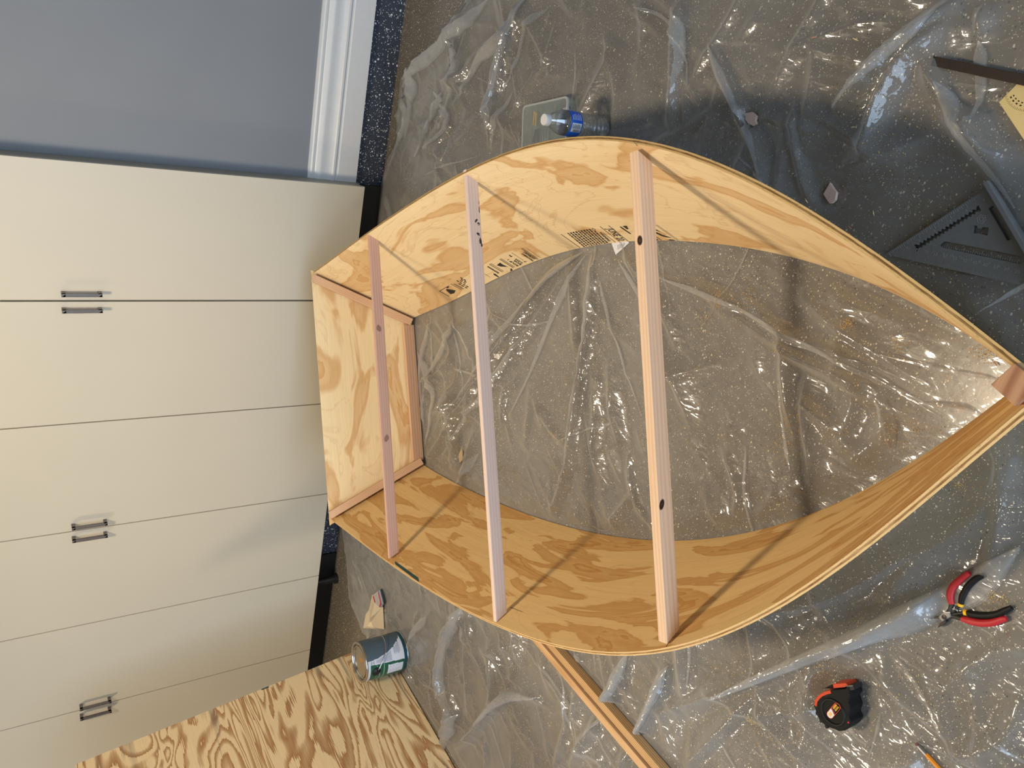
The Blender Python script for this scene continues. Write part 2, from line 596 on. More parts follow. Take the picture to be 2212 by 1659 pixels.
slab('floor', (-4.6, WALL_Y - .3, -.10), (5.0, 5.6, 0.0), M['floor'])
slab('wall_back', (-4.6, WALL_Y - .12, .12), (5.0, WALL_Y, 2.66), M['wall_paint'])
slab('trim_1', (-4.6, WALL_Y - .12, -.05), (5.0, WALL_Y - .001, .12), M['curb'])
slab('ceiling', (-4.6, WALL_Y - .12, 2.66), (5.0, 5.6, 2.76), M['room_paint'])
slab('wall_left', (-4.7, WALL_Y - .12, -.1), (-4.6, 5.6, 2.76), M['room_paint'])
slab('wall_right', (5.0, WALL_Y - .12, -.1), (5.1, 5.6, 2.76), M['room_paint'])
b = MB()                                                     # garage front with the open door
b.box((1.75, 5.5, 0), (5.0, 5.6, 2.66))
b.box((-4.6, 5.5, 0), (-2.95, 5.6, 2.66))
b.box((-2.95, 5.5, 2.25), (1.75, 5.6, 2.66))
tag(b.build('wall_front', M['room_paint']), kind='structure')

# baseboard with its moulded top
prof = [(0, .121), (.017, .121), (.017, .197), (.0135, .200), (.0135, .206), (.0185, .212), (.0185, .219), (.014, .224), (.0105, .236),
        (.011, .252), (.0145, .264), (.0145, .272), (.010, .283), (.006, .288), (.0085, .293), (.0085, .300), (.005, .304), (.005, .312), (0, .313)]
b = MB()
P0 = [(-4.6, WALL_Y + y, z) for y, z in prof]
P1 = [(0.006, WALL_Y + y, z) for y, z in prof]
b.grid([P0, P1])
b.face(P1)
tag(b.build('baseboard_back', M['white_paint'], smooth='angle'), kind='structure')

# lamp fixture on the ceiling (outside the frame)
for q, lab in zip(LAMPS, ('round white ceiling lamp above the boat', 'round white ceiling lamp beyond the leaning plywood', 'round white ceiling lamp nearest the garage door')):
    lamp = thing('ceiling_lamp', lab, 'lamp', 'ceiling lamps')
    b = MB()
    b.lathe([(.0, .055), (.14, .055), (.145, .05), (.145, .0), (.125, -.004), (.12, .012), (0, .012)], 40, 0, q)
    b.build('lamp_housing', M['white_paint'], lamp, smooth='angle')
    move_origin(lamp, q)

# ------------------------------------------------------------------ cabinets
DW = .47
CAB_B, CAB_T = .115, 2.35
DOOR_T = .019


def handle_mesh(x, z0, z1):
    h = MB()
    d, t = .030, .0105
    h.box((x - t / 2, 0.0, z0), (x + t / 2, d, z0 + t * 1.15))
    h.box((x - t / 2, 0.0, z1 - t * 1.15), (x + t / 2, d, z1))
    h.box((x - t / 2, d - t * .9, z0), (x + t / 2, d, z1))
    return h


names = ['tall cream two-door cabinet with its grey side showing, beside the blue wall',
         'middle tall cream two-door cabinet behind the flat end of the wooden boat',
         'tall cream two-door cabinet farthest from the blue wall, partly behind the leaning plywood']
for c in range(3):
    x0 = c * 2 * DW
    x1 = x0 + 2 * DW
    cab = thing('tall_cabinet', names[c], 'cabinet', 'tall cream cabinets along the wall')
    b = MB()
    b.box((x0 + .004, WALL_Y + .002, CAB_B + .004), (x1 - .002, -DOOR_T - .0025, CAB_T))
    b.build('carcass', M['carcass'], cab, bevel=.001)
    if c == 2:
        b = MB()
        b.box((x0 - .05, WALL_Y + .004, .0005), (x1, WALL_Y + .012, CAB_B - .001))  # added black board: paints the deep shade over the flecked curb here
        tag(b.build('black_board', M['black'], cab), 'black board standing in for the shade under the cabinet')
    if c == 0:
        b = MB()
        b.box((x0 + .0035, -DOOR_T - .0035, CAB_B + .004), (x0 + .0062, -DOOR_T - .0012, CAB_T))
        tag(b.build('edge_band', M['brown_tape'], cab), 'thin brown edge strip')
        b = MB()
        b.box((x0 + .012, WALL_Y + .004, .0005), (x0 + .55, WALL_Y + .014, CAB_B - .001))
        tag(b.build('black_board', M['black'], cab), 'black board standing in for the shade under the cabinet')
    for dn in range(2):
        a = x0 + dn * DW
        g = .0022 if (c, dn) not in ((0, 0),) else .0042
        b = MB()
        b.box((a + .0022, -DOOR_T, CAB_B), (a + DW - g, 0, CAB_T))
        door = b.build('door', M['cabinet'], cab, bevel=.0013)
        hx = a + DW - .031 if dn == 0 else a + .027
        hh = handle_mesh(hx, 1.026 - .004 * c, 1.146 - .004 * c)
        tag(hh.build('handle', M['handle'], door, bevel=.0008), 'grey metal bar handle')
    for lx in (x0 + .08,):
        if c == 0:
            continue
        b = MB()
        b.lathe([(0, .0), (.026, .0), (.026, .012), (.018, .016), (.016, .10), (.028, .113), (0, .114)], 20, 0, (lx, -.045, 0))
        tag(b.build('leg', M['black'], cab, smooth='angle'), 'black plastic levelling leg')
    move_origin(cab, ((x0 + x1) / 2, -.04, 0))

# ------------------------------------------------------------------ the boat
O2 = np.array([.667, .465])
U2 = np.array([-.465, .8853])
V2 = np.array([-.8853, -.465])
ZT = .345
BOT = {'u': [(0, .2815), (.385, .316), (.677, .349), (.918, .364), (1.042, .361), (1.189, .345), (1.35, .319), (1.489, .289), (1.61, .25), (1.717, .21), (1.812, .164), (1.906, .112), (1.988, .055), (2.049, .005), (2.088, -.034)],
       'l': [(0, -.2815), (.29, -.344), (.58, -.389), (.825, -.413), (1.033, -.417), (1.205, -.412), (1.34, -.396), (1.455, -.372), (1.572, -.337), (1.687, -.295), (1.791, -.247), (1.884, -.195), (1.968, -.135), (2.03, -.088), (2.088, -.046)]}
TOP = {'u': [(-.105, .466), (.193, .49), (.453, .512), (.696, .526), (.89, .533), (1.046, .536), (1.181, .53), (1.309, .515), (1.42, .493), (1.52, .467), (1.622, .431), (1.708, .388), (1.797, .338), (1.884, .282), (1.96, .226), (2.035, .163), (2.096, .108), (2.151, .055), (2.191, .014), (2.243, -.034)],
       'l': [(-.112, -.449), (.088, -.482), (.354, -.526), (.579, -.558), (.85, -.58), (1.032, -.586), (1.189, -.584), (1.328, -.568), (1.465, -.54), (1.56, -.513), (1.658, -.476), (1.746, -.432), (1.836, -.379), (1.924, -.318), (2.004, -.255), (2.074, -.195), (2.138, -.138), (2.195, -.088), (2.243, -.046)]}


def smooth_line(pts, n):
    p = np.array(pts)
    k = np.polyfit(p[:, 0], p[:, 1], 7)
    x = np.linspace(p[0, 0], p[-1, 0], 400)
    y = np.polyval(k, x)
    s = np.r_[0, np.cumsum(np.hypot(np.diff(x), np.diff(y)))]
    t = np.linspace(0, s[-1], n)
    x, y = np.interp(t, s, x), np.interp(t, s, y)
    return O2 + np.outer(x, U2) + np.outer(y, V2), t


NH = 121
HULL_Z0 = .005


def hull_lines(side):
    bb, s = smooth_line(BOT[side], NH)
    tt, _ = smooth_line(TOP[side], NH)
    return np.c_[bb, np.full(NH, HULL_Z0)], np.c_[tt, np.full(NH, ZT)], s


HL = {k: hull_lines(k) for k in 'ul'}
THICK = .0095


def hull_out(side):
    """unit normals pointing out of the hull along the stations"""
    B, T, s = HL[side]
    tb = np.gradient((B + T) / 2, axis=0)
    n = np.cross(tb, T - B)
    n /= np.linalg.norm(n, axis=1)[:, None]
    mid = (B + T)[:, :2] / 2
    if np.dot((n[40, :2]), mid[40] - (O2 + U2 * 1.0)) < 0:
        n = -n
    return n


HN = {k: hull_out(k) for k in 'ul'}


def on_hull(side, s, r, off=-.0004):
    """point of the inner face at s metres along the bottom edge and r metres up from it"""
    B, T, S_ = HL[side]
    f = lambda A: np.array([np.interp(s, S_, A[:, q]) for q in range(3)])
    bb, tt, nn = f(B), f(T), f(HN[side])
    d = tt - bb
    return bb + d / np.linalg.norm(d) * r + nn * off


boat = thing('wooden_boat', 'unfinished plywood boat hull without a bottom, braced by three crossbars', 'boat')


def side_panel(side, mi, me):
    B, T, s = HL[side]
    n = HN[side]
    Lr = np.linalg.norm(T - B, axis=1)
    NR = 9
    b = MB()
    inn = [[B[i] + (T[i] - B[i]) * j / NR for j in range(NR + 1)] for i in range(NH)]
    out = [[B[i] + (T[i] - B[i]) * j / NR + n[i] * THICK for j in range(NR + 1)] for i in range(NH)]
    UV = [[(s[i], Lr[i] * j / NR) for j in range(NR + 1)] for i in range(NH)]
    b.grid(inn, UV, 0)
    b.grid([r[::-1] for r in out], [r[::-1] for r in UV], 2)
    for j in (0, NR):
        a = [[inn[i][j], out[i][j]] for i in range(NH)]
        b.grid(a, [[(s[i], 0), (s[i], 1)] for i in range(NH)], 1)
    for i in (0, NH - 1):
        a = [[inn[i][j], out[i][j]] for j in range(NR + 1)]
        b.grid(a, [[(j * .04, 0), (j * .04, 1)] for j in range(NR + 1)], 1)
    return b.build('side_panel', [mi, me, M['outer_veneer']], boat, smooth='angle')


panel_u = tag(side_panel('u', M['hull_veneer_a'], M['ply_edge']), 'curved plywood side with black printing along its lower edge')
panel_l = tag(side_panel('l', M['hull_veneer_b'], M['ply_edge_b']), 'curved plywood side without printing')


# printing on the inner face: drawn in (s, r) metres and laid on the curved panel
def print_mesh(polys, name, mat, parent, side='u'):
    b = MB()
    for poly in polys:
        pts = [(s, r) for s, r in poly]
        if min(r for _, r in pts) < .0015:
            pts = [(s, max(r, .0015)) for s, r in pts]
        a = sum(pts[i][0] * pts[(i + 1) % len(pts)][1] - pts[(i + 1) % len(pts)][0] * pts[i][1] for i in range(len(pts)))
        if abs(a) < 1e-8:
            continue
        b.face([on_hull(side, s, r) for s, r in pts])
    return b.build(name, mat, parent)


def strip_poly(s, r0, r1, w, lean=0.0):
    return [(s - w / 2, r0), (s + w / 2, r0), (s + w / 2 + lean, r1), (s - w / 2 + lean, r1)]


def text_polys(txt, size, s, r, flip=False, bold=0., sx=1.0):
    vs, fs = text_mesh(txt, size, bold=bold)
    out = []
    for f in fs:
        if flip:      # reads upward from the lower edge, heads towards the stern
            out.append([(s - vs[i][1], r + vs[i][0] * sx) for i in f])
        else:         # reads down to the lower edge, heads towards the bow
            out.append([(s + vs[i][1], r - vs[i][0] * sx) for i in f])
    return [p for p in out if max(q[1] for q in p) > .0015]


ink = []
# date line
ink += [strip_poly(1.199, .0015, .077, .0022, -.012), strip_poly(1.230, .0015, .077, .0022, -.012)]
ink += text_polys('JUNE 20', .033, 1.2005, .064, bold=.0008, sx=.50)
# warning block
ink += [strip_poly(1.0405, .0015, .075, .0024, -.008), strip_poly(1.183, .0015, .049, .0020, -.008)]
ink += text_polys('WARNING', .0125, 1.163, .053, bold=.0006, sx=.72)
rr = random.Random(3)
for row in range(10):
    s = 1.056 + row * .0105
    r = .073 if row < 9 else .06
    while r > .004:
        L = rr.uniform(.0035, .0095)
        ink.append([(s, r), (s + .0062, r), (s + .0062, max(.0018, r - L)), (s, max(.0018, r - L))])
        r -= L + rr.uniform(.0012, .0022)
ink += [[(1.156 + .0065 * math.cos(a), .0675 + .0075 * math.sin(a)), (1.156 + .0065 * math.cos(a2), .0675 + .0075 * math.sin(a2)),
         (1.156 + .0045 * math.cos(a2), .0675 + .0052 * math.sin(a2)), (1.156 + .0045 * math.cos(a), .0675 + .0052 * math.sin(a))]
        for a, a2 in [(math.pi / 2 + 2 * math.pi * k / 4, math.pi / 2 + 2 * math.pi * (k + 1) / 4) for k in range(4)]]
# grade stamp
ink += [strip_poly(.8435, .004, .069, .0024), strip_poly(.849, .004, .069, .0022), strip_poly(.8635, .006, .063, .0008)]
ink += text_polys('CATEGORY', .0105, .841, .009, True, .0006, .8)
ink += text_polys('TREATMENT', .0105, .8275, .003, True, .0006, .8)
ink += text_polys('7', .013, .8, .011, True, .0006)
ink += [strip_poly(.7947, .021, .0686, .0014)]
ink += text_polys('0.234', .0125, .781, .012, True, .0005)
ink += text_polys('IN.', .0095, .7785, .053, True, .0006)
ink += text_polys('RIOR', .0125, .7695, .008, True, .0006)
ink += text_polys('ROUP 1', .0125, .7535, .0085, True, .0006)
ink += [strip_poly(.7255, .010, .0655, .003), strip_poly(.7325, .010, .0655, .0022)]
ink += [[(.685, .0477), (.6906, .0363), (.7125, .0229), (.7075, .0415), (.709, .0515)], [(.697, .0015), (.712, .012), (.716, .0112), (.711, .0015)]]
ink += [strip_poly(.6675, .014, .065, .003), strip_poly(.6755, .014, .065, .0022)]
r = .0155
while r < .058:
    L = rr.uniform(.003, .0055)
    ink.append([(.645, r), (.6535, r), (.6535, r + L), (.6465, r + L)])
    r += L + .0009
ink += [[(.6248, .0172), (.6303, .0249), (.6358, .0191), (.631, .0015), (.626, .0015)], strip_poly(.6, .0172, .0405, .0016)]
# boxed logo
ink += [strip_poly(.340, .0235, .0626, .004), [(.34, .0615), (.34, .064), (.411, .0652), (.411, .0632)], [(.36, .030), (.372, .056), (.383, .056), (.392, .047), (.404, .034), (.38, .026)],
        [(.388, .0575), (.388, .0645), (.404, .0652), (.404, .059)]]
ink += [strip_poly(.4285, .0245, .068, .0026), strip_poly(.4385, .0235, .062, .0034), strip_poly(.4445, .0235, .058, .0012)]
for s, r0, n_ in ((.455, .020, 3), (.4665, .022, 4), (.478, .040, 2), (.4885, .043, 2), (.497, .05, 2)):
    for q in range(n_):
        ink.append([(s, r0 + q * .0125), (s + .006, r0 + q * .0125), (s + .006, r0 + q * .0125 + .0085), (s, r0 + q * .0125 + .0085)])
# large cut-off lettering beyond the third crossbar
ink += [strip_poly(1.3985, .0015, .073, .0014, -.028), strip_poly(1.404, .0015, .073, .001, -.028)]
ink += [[(1.345, .064), (1.352, .062), (1.3712, .0372), (1.358, .0455), (1.350, .05)], [(1.3475, .0425), (1.353, .0395), (1.366, .0265), (1.3885, .0137), (1.3725, .0155), (1.359, .021), (1.350, .031)],
        [(1.3647, .0015), (1.377, .0068), (1.3867, .0059), (1.392, .0015)], strip_poly(1.346, .0015, .0225, .0024, -.009), [(1.324, .0095), (1.334, .008), (1.338, .0035), (1.331, .0015), (1.324, .0015)],
        [(1.2496, .0664), (1.2545, .069), (1.2660, .0332), (1.2606, .0332)], [(1.262, .07), (1.276, .07), (1.272, .055), (1.266, .055)]]
tag(print_mesh(ink, 'printed_stamp', M['ink'], panel_u), 'black printed lumber stamp', kind='stuff')
tag(print_mesh([strip_poly(1.5125, .3835, .398, .0012)], 'pencil_mark', M['graphite'], panel_u), 'short pencil tick')
tag(print_mesh([[(.4554, .3655), (.47, .374), (.62, .3785), (.6, .3675), (.53, .366)]], 'paint_smear', M['green_paint'], panel_l, 'l'), 'dark green paint along the top edge')
tag(print_mesh([strip_poly(1.51, .366, .381, .0012)], 'pencil_mark', M['graphite'], panel_l, 'l'), 'short pencil tick')
tag(print_mesh([[(.98, .3205), (.98, .322), (1.03, .323), (1.03, .3222)]], 'pencil_mark', M['graphite'], panel_l, 'l'), 'thin pencil line')


# transom
def bp(u, v, z):
    q = O2 + U2 * u + V2 * v
    return np.array([q[0], q[1], z])


b = MB()
tb = [bp(-.006, .2905, HULL_Z0), bp(-.006, -.2905, HULL_Z0), bp(-.118, -.4745, ZT + .004), bp(-.118, .480, ZT + .004)]
nt = np.cross(tb[1] - tb[0], tb[3] - tb[0])
nt /= np.linalg.norm(nt)
if nt[:2] @ U2 > 0:
    nt = -nt
fr_ = [p for p in tb]
bk_ = [p + nt * .0095 for p in tb]
uvt = [(0, 0), (0.581, 0), (.77, .36), (-.19, .36)]
b.face(fr_, 0, uvt)
b.face(bk_[::-1], 0, uvt[::-1])
for i in range(4):
    j = (i + 1) % 4
    b.face([fr_[i], bk_[i], bk_[j], fr_[j]], 1, [(0, 0), (0, 1), (.5, 1), (.5, 0)])
b.build('transom_panel', [M['transom_veneer'], M['ply_edge_b']], boat)


def stick(p, q, wdir, w_, hdir, h_, name, mat, parent, cut0=0., cut1=0., bevel=.0012, uvoff=0.):
    """rectangular stick from p to q (top edge line), width along wdir, height along -hdir; cut0/1 shorten the lower side at the ends"""
    p, q, wdir, hdir = [np.array(x, float) for x in (p, q, wdir, hdir)]
    d = (q - p) / np.linalg.norm(q - p)
    L = np.linalg.norm(q - p)
    b = MB()
    c = lambda e, a, h: (p + d * (cut0 * h) if e == 0 else q - d * (cut1 * h)) + wdir * (w_ * a) - hdir * (h_ * h)
    v0 = [c(0, 0, 0), c(0, 1, 0), c(0, 1, 1), c(0, 0, 1)]
    v1 = [c(1, 0, 0), c(1, 1, 0), c(1, 1, 1), c(1, 0, 1)]
    off = [0, w_, w_ + h_, 2 * w_ + h_, 2 * w_ + 2 * h_]
    for k in range(4):
        m = (k + 1) % 4
        b.face([v0[k], v0[m], v1[m], v1[k]], 0, [(uvoff, off[k]), (uvoff, off[k + 1]), (uvoff + L, off[k + 1]), (uvoff + L, off[k])])
    b.face(v0[::-1], 0, [(0, 0), (.004, w_), (.006, w_), (.006, 0)])
    b.face(v1, 0, [(0, 0), (.004, w_), (.006, w_), (.006, 0)])
    return b.build(name, mat, parent, bevel=bevel)


up = np.array([0, 0, 1.])
# corner cleats along the transom ends
for sgn, side in ((1, 'u'), (-1, 'l')):
    t0 = bp(-.112 + .004, sgn * (.4585 if sgn > 0 else .4435), ZT - .002)
    t1 = bp(.0, sgn * .2770, HULL_Z0 + .001)
    ax = (t1 - t0) / np.linalg.norm(t1 - t0)
    inward = -np.array([*(V2 * sgn), 0.])
    inward -= ax * (inward @ ax)
    inward -= nt * (inward @ nt)
    inward /= np.linalg.norm(inward)
    fw_ = -nt
    stick(t0 + fw_ * .0005, t1 + fw_ * .0005, fw_, .030, -inward, .026, 'corner_cleat', M['cleat'], boat)
# bottom cleat across the transom
t0 = bp(.0, .256, .0475)
t1 = bp(.0, -.262, .0475)
stick(t0 + np.array([*(U2 * -.004), 0]), t1 + np.array([*(U2 * -.004), 0]), np.array([*U2, 0.]), .015, up, .042, 'bottom_cleat', M['cleat_b'], boat)
# three crossbars; each given by its far top edge and its near top edge
BZ = .3425


def beam(a0, a1, h_, wid, mat, name, lab, cut0, cut1):
    a0, a1 = np.array([*a0, BZ]), np.array([*a1, BZ])
    d = a1 - a0
    wd = np.array([d[1], -d[0], 0])
    wd /= np.linalg.norm(wd)
    if wd[:2] @ U2 < 0:
        wd = -wd
    return tag(stick(a0, a1, wd, wid, up, h_, name, mat, boat, cut0, cut1, .0016), lab)


beam((.030, .582), (.953, 1.042), .034, .0115, M['beam_one'], 'crossbar', 'narrow pinkish crossbar nearest the flat end', .016, .016)
beam((-.2865, 1.104), (.7205, 1.620), .0335, .0145, M['beam_two'], 'crossbar', 'pale middle crossbar with black smudges', .018, .018)
beam((-.449, 1.689), (.363, 2.098), .035, .0225, M['beam_three'], 'crossbar', 'thicker crossbar with dark knots, nearest the pointed end', .02, .02)
# smudges on the middle crossbar
b = MB()
a0, a1 = np.array([-.2865, 1.104]), np.array([.7205, 1.620])
dd = (a1 - a0) / np.linalg.norm(a1 - a0)
wd = np.array([-dd[1], dd[0]])
wd = wd if wd @ U2 > 0 else -wd
rs = random.Random(5)
for sc_, z_, rx, rz in ((.128, .321, .006, .006), (.134, .316, .005, .004), (.160, .320, .004, .005), (.166, .317, .006, .004), (.178, .3145, .009, .004), (.188, .3115, .006, .0025), (.100, .3115, .010, .0016), (.081, .3115, .007, .001)):
    p = a0 + dd * sc_ + wd * (.0145 + .0002)
    b.face([(p[0] + dd[0] * rx * math.cos(t) * rs.uniform(.6, 1.1), p[1] + dd[1] * rx * math.cos(t) * rs.uniform(.6, 1.1), z_ + rz * math.sin(t) * rs.uniform(.6, 1.1)) for t in [k * math.pi / 5 for k in range(10)]])
tag(b.build('smudge', M['graphite'], boat), 'black smudges on the middle crossbar')
# stem post at the bow
b = MB()
pc = [(-.327, 2.424), (-.361, 2.437), (-.350, 2.472), (-.315, 2.458)]
b.prism(pc, .006, .353, 0)
tag(b.build('stem_post', M['post'], boat, bevel=.0015), 'reddish post joining the sides at the pointed end')
move_origin(boat, (.2, 1.3, 0))

# ------------------------------------------------------------------ plastic sheet
GX0, GX1, GY0, GY1, GS = -1.02, 2.02, -.10, 2.80, .005
gx = np.arange(GX0, GX1 + 1e-6, GS)
gy = np.arange(GY0, GY1 + 1e-6, GS)
X, Y = np.meshgrid(gx, gy, indexing='ij')
Hm = np.zeros_like(X)


def seg_field(pl, reach):
    """distance to a polyline, signed side and arc position, only within reach"""
    pl = np.array(pl, float)
    best = np.full(X.shape, 9.0)
    pos = np.zeros(X.shape)
    sg = np.ones(X.shape)
    L = np.r_[0, np.cumsum(np.linalg.norm(np.diff(pl, axis=0), axis=1))]
    for k in range(len(pl) - 1):
        a, c = pl[k], pl[k + 1]
        d = c - a
        ll = d @ d
        i0, i1 = np.searchsorted(gx, [min(a[0], c[0]) - reach, max(a[0], c[0]) + reach])
        j0, j1 = np.searchsorted(gy, [min(a[1], c[1]) - reach, max(a[1], c[1]) + reach])
        if i1 <= i0 or j1 <= j0:
            continue
        xs, ys = X[i0:i1, j0:j1] - a[0], Y[i0:i1, j0:j1] - a[1]
        t = np.clip((xs * d[0] + ys * d[1]) / ll, 0, 1)
        dx, dy = xs - t * d[0], ys - t * d[1]
        ds = np.hypot(dx, dy)
        sub = ds < best[i0:i1, j0:j1]
        best[i0:i1, j0:j1][sub] = ds[sub]
        pos[i0:i1, j0:j1][sub] = (L[k] + t * math.sqrt(ll))[sub] / L[-1]
        sg[i0:i1, j0:j1][sub] = np.sign(d[0] * ys - d[1] * xs)[sub]
    return best, pos, sg, L[-1]


def curve(pts, n=8):
    """smooth a control polyline (Catmull-Rom)"""
    p = [np.array(q, float) for q in pts]
    p = [2 * p[0] - p[1]] + p + [2 * p[-1] - p[-2]]
    out = []
    for i in range(1, len(p) - 2):
        for k in range(n):
            t = k / n
            out.append(.5 * ((2 * p[i]) + (-p[i - 1] + p[i + 1]) * t + (2 * p[i - 1] - 5 * p[i] + 4 * p[i + 1] - p[i + 2]) * t * t + (-p[i - 1] + 3 * p[i] - 3 * p[i + 1] + p[i + 2]) * t ** 3))
    out.append(p[-2])
    return out


def fold(pl, w_, h_, asym=.5, taper=.25):
    """a standing ridge: steep on one side, gentle on the other"""
    global Hm
    d, pos, sg, L = seg_field(pl, w_ * 1.6)
    ww = np.where(sg > 0, w_ * (.5 + asym), w_ * (1.5 - asym) * .6)
    t = np.clip(1 - d / ww, 0, 1)
    prof = t ** 1.6
    env = np.clip(pos / taper, 0, 1) * np.clip((1 - pos) / taper, 0, 1) if taper else 1.
    Hm = np.maximum(Hm, prof * 1.5 * h_ * np.sqrt(env))


# fold lines of the sheet (metres on the floor): points, width, height, asymmetry
FOLDS = [
    ([(-0.756, 1.365), (-0.671, 1.388), (-0.566, 1.419), (-0.481, 1.434)], 0.045, 0.022, 0.35),
    ([(-0.68, 1.484), (-0.605, 1.563), (-0.539, 1.637), (-0.472, 1.716), (-0.408, 1.767)], 0.035, 0.018, 0.6),
    ([(-0.792, 2.001), (-0.698, 1.916), (-0.639, 1.88), (-0.593, 1.845)], 0.05, 0.028, 0.6),
    ([(-0.771, 2.006), (-0.691, 1.95), (-0.604, 1.934), (-0.525, 1.944)], 0.05, 0.026, 0.4),
    ([(-0.697, 1.969), (-0.65, 2.036), (-0.575, 2.128), (-0.49, 2.233)], 0.05, 0.024, 0.5),
    ([(-0.787, 2.041), (-0.728, 2.061), (-0.675, 2.087), (-0.611, 2.11)], 0.035, 0.02, 0.5),
    ([(-0.6, 1.753), (-0.53, 1.78), (-0.453, 1.835), (-0.424, 1.866)], 0.03, 0.012, 0.4),
    ([(-0.721, 0.722), (-0.605, 0.676), (-0.47, 0.658), (-0.292, 0.672)], 0.05, 0.026, 0.5),
    ([(-0.705, 0.429), (-0.587, 0.329), (-0.494, 0.152), (-0.394, -0.01)], 0.06, 0.024, 0.5),
    ([(-0.618, 0.367), (-0.491, 0.38), (-0.337, 0.349), (-0.177, 0.26)], 0.04, 0.018, 0.5),
    ([(-0.643, 0.675), (-0.548, 0.515), (-0.471, 0.451), (-0.414, 0.357)], 0.04, 0.02, 0.5),
    ([(-0.308, 0.271), (-0.309, 0.41), (-0.18, 0.278)], 0.02, 0.01, 0.5),
    ([(-0.661, 0.898), (-0.577, 0.896), (-0.491, 0.808), (-0.391, 0.755)], 0.03, 0.012, 0.5),
    ([(-0.42, 1.373), (-0.481, 1.463), (-0.557, 1.562), (-0.59, 1.589)], 0.03, 0.01, 0.5),
    ([(-0.756, 1.89), (-0.72, 1.78), (-0.677, 1.712), (-0.64, 1.693)], 0.03, 0.01, 0.5),
    ([(-0.126, 1.228), (0.019, 1.099), (0.308, 0.943), (0.587, 0.793), (0.931, 0.597)], 0.05, 0.02, 0.5),
    ([(-0.125, 1.237), (0.216, 1.047), (0.501, 0.892), (0.811, 0.73)], 0.04, 0.016, 0.5),
    ([(-0.14, 1.27), (0.041, 1.331), (0.238, 1.355), (0.442, 1.389), (0.67, 1.358)], 0.035, 0.014, 0.5),
    ([(0.016, 1.362), (0.082, 1.347), (0.212, 1.351), (0.381, 1.39)], 0.02, 0.01, 0.5),
    ([(-0.183, 1.37), (-0.112, 1.532), (-0.017, 1.652)], 0.035, 0.01, 0.5),
    ([(-0.158, 1.53), (-0.179, 1.774), (-0.169, 1.904), (-0.19, 2.109), (-0.179, 2.256)], 0.035, 0.009, 0.5),
    ([(-0.152, 1.73), (-0.139, 1.975), (-0.135, 2.133), (-0.139, 2.265), (-0.146, 2.371)], 0.035, 0.01, 0.5),
    ([(-0.249, 1.905), (-0.219, 2.048), (-0.203, 2.159), (-0.19, 2.243)], 0.03, 0.008, 0.5),
    ([(0.333, 1.064), (0.403, 1.021), (0.507, 1.045)], 0.03, 0.014, 0.5),
    ([(0.368, 1.654), (0.463, 1.617), (0.52, 1.62)], 0.03, 0.01, 0.5),
    ([(0.341, 0.493), (0.414, 0.663), (0.615, 0.549), (0.844, 0.567)], 0.04, 0.014, 0.5),
    ([(0.422, 1.781), (0.39, 1.663), (0.296, 1.589)], 0.03, 0.01, 0.5),
    ([(0.124, 1.845), (0.194, 1.93), (0.268, 1.947)], 0.03, 0.008, 0.5),
    ([(-0.159, 2.103), (-0.133, 2.148), (-0.066, 2.182)], 0.03, 0.01, 0.5),
    ([(-0.234, 2.207), (-0.175, 2.282), (-0.181, 2.326)], 0.03, 0.008, 0.5),
    ([(-0.032, 2.438), (0.074, 2.409), (0.238, 2.315), (0.47, 2.175), (0.651, 2.064), (0.896, 1.903)], 0.05, 0.016, 0.35),
    ([(0.031, 2.421), (0.177, 2.344), (0.311, 2.277), (0.383, 2.249)], 0.045, 0.02, 0.4),
    ([(0.705, 1.917), (0.807, 1.92), (0.932, 1.908), (1.111, 1.884)], 0.045, 0.022, 0.4),
    ([(0.764, 1.798), (0.92, 1.788), (1.087, 1.761), (1.299, 1.72)], 0.045, 0.02, 0.4),
    ([(1.178, 1.087), (1.346, 1.026), (1.537, 1.012), (1.637, 1.055), (1.675, 1.135), (1.887, 1.084)], 0.05, 0.036, 0.5),
    ([(1.198, 1.533), (1.318, 1.401), (1.491, 1.314), (1.639, 1.269), (1.814, 1.173)], 0.04, 0.022, 0.4),
    ([(1.273, 1.036), (1.442, 1.042)], 0.03, 0.02, 0.5),
    ([(1.747, 0.674), (1.753, 0.832), (1.669, 1.047)], 0.035, 0.014, 0.5),
    ([(1.43, 0.847), (1.617, 0.765), (1.758, 0.746), (1.807, 0.829)], 0.04, 0.016, 0.5),
    ([(1.255, 1.228), (1.363, 1.314), (1.475, 1.308)], 0.04, 0.014, 0.5),
    ([(1.112, 1.514), (1.147, 1.65), (1.366, 1.661)], 0.04, 0.014, 0.5),
    ([(0.921, 2.051), (0.583, 2.147), (0.502, 2.189)], 0.04, 0.012, 0.5),
    ([(0.564, 2.139), (0.604, 2.207), (0.623, 2.312)], 0.05, 0.014, 0.5),
    ([(0.098, 2.497), (0.185, 2.466), (0.273, 2.439)], 0.04, 0.01, 0.5),
    ([(0.195, 2.54), (0.293, 2.545), (0.421, 2.469), (0.501, 2.41)], 0.05, 0.016, 0.5),
    ([(0.336, 2.338), (0.348, 2.419), (0.341, 2.511)], 0.03, 0.006, 0.5),
    ([(1.734, 0.319), (1.692, 0.561), (1.747, 0.674)], 0.03, 0.008, 0.5),
    ([(1.643, 0.123), (1.776, 0.332), (1.881, 0.523)], 0.03, 0.008, 0.5),
    ([(0.165, 2.046), (0.123, 2.143), (0.094, 2.232)], 0.03, 0.008, 0.5),
    ([(0.42, 2.078), (0.268, 2.205), (0.115, 2.289), (-0.015, 2.361)], 0.04, 0.012, 0.5),
    ([(-0.399, 2.274), (-0.36, 2.208), (-0.37, 2.121)], 0.03, 0.006, 0.5),
]
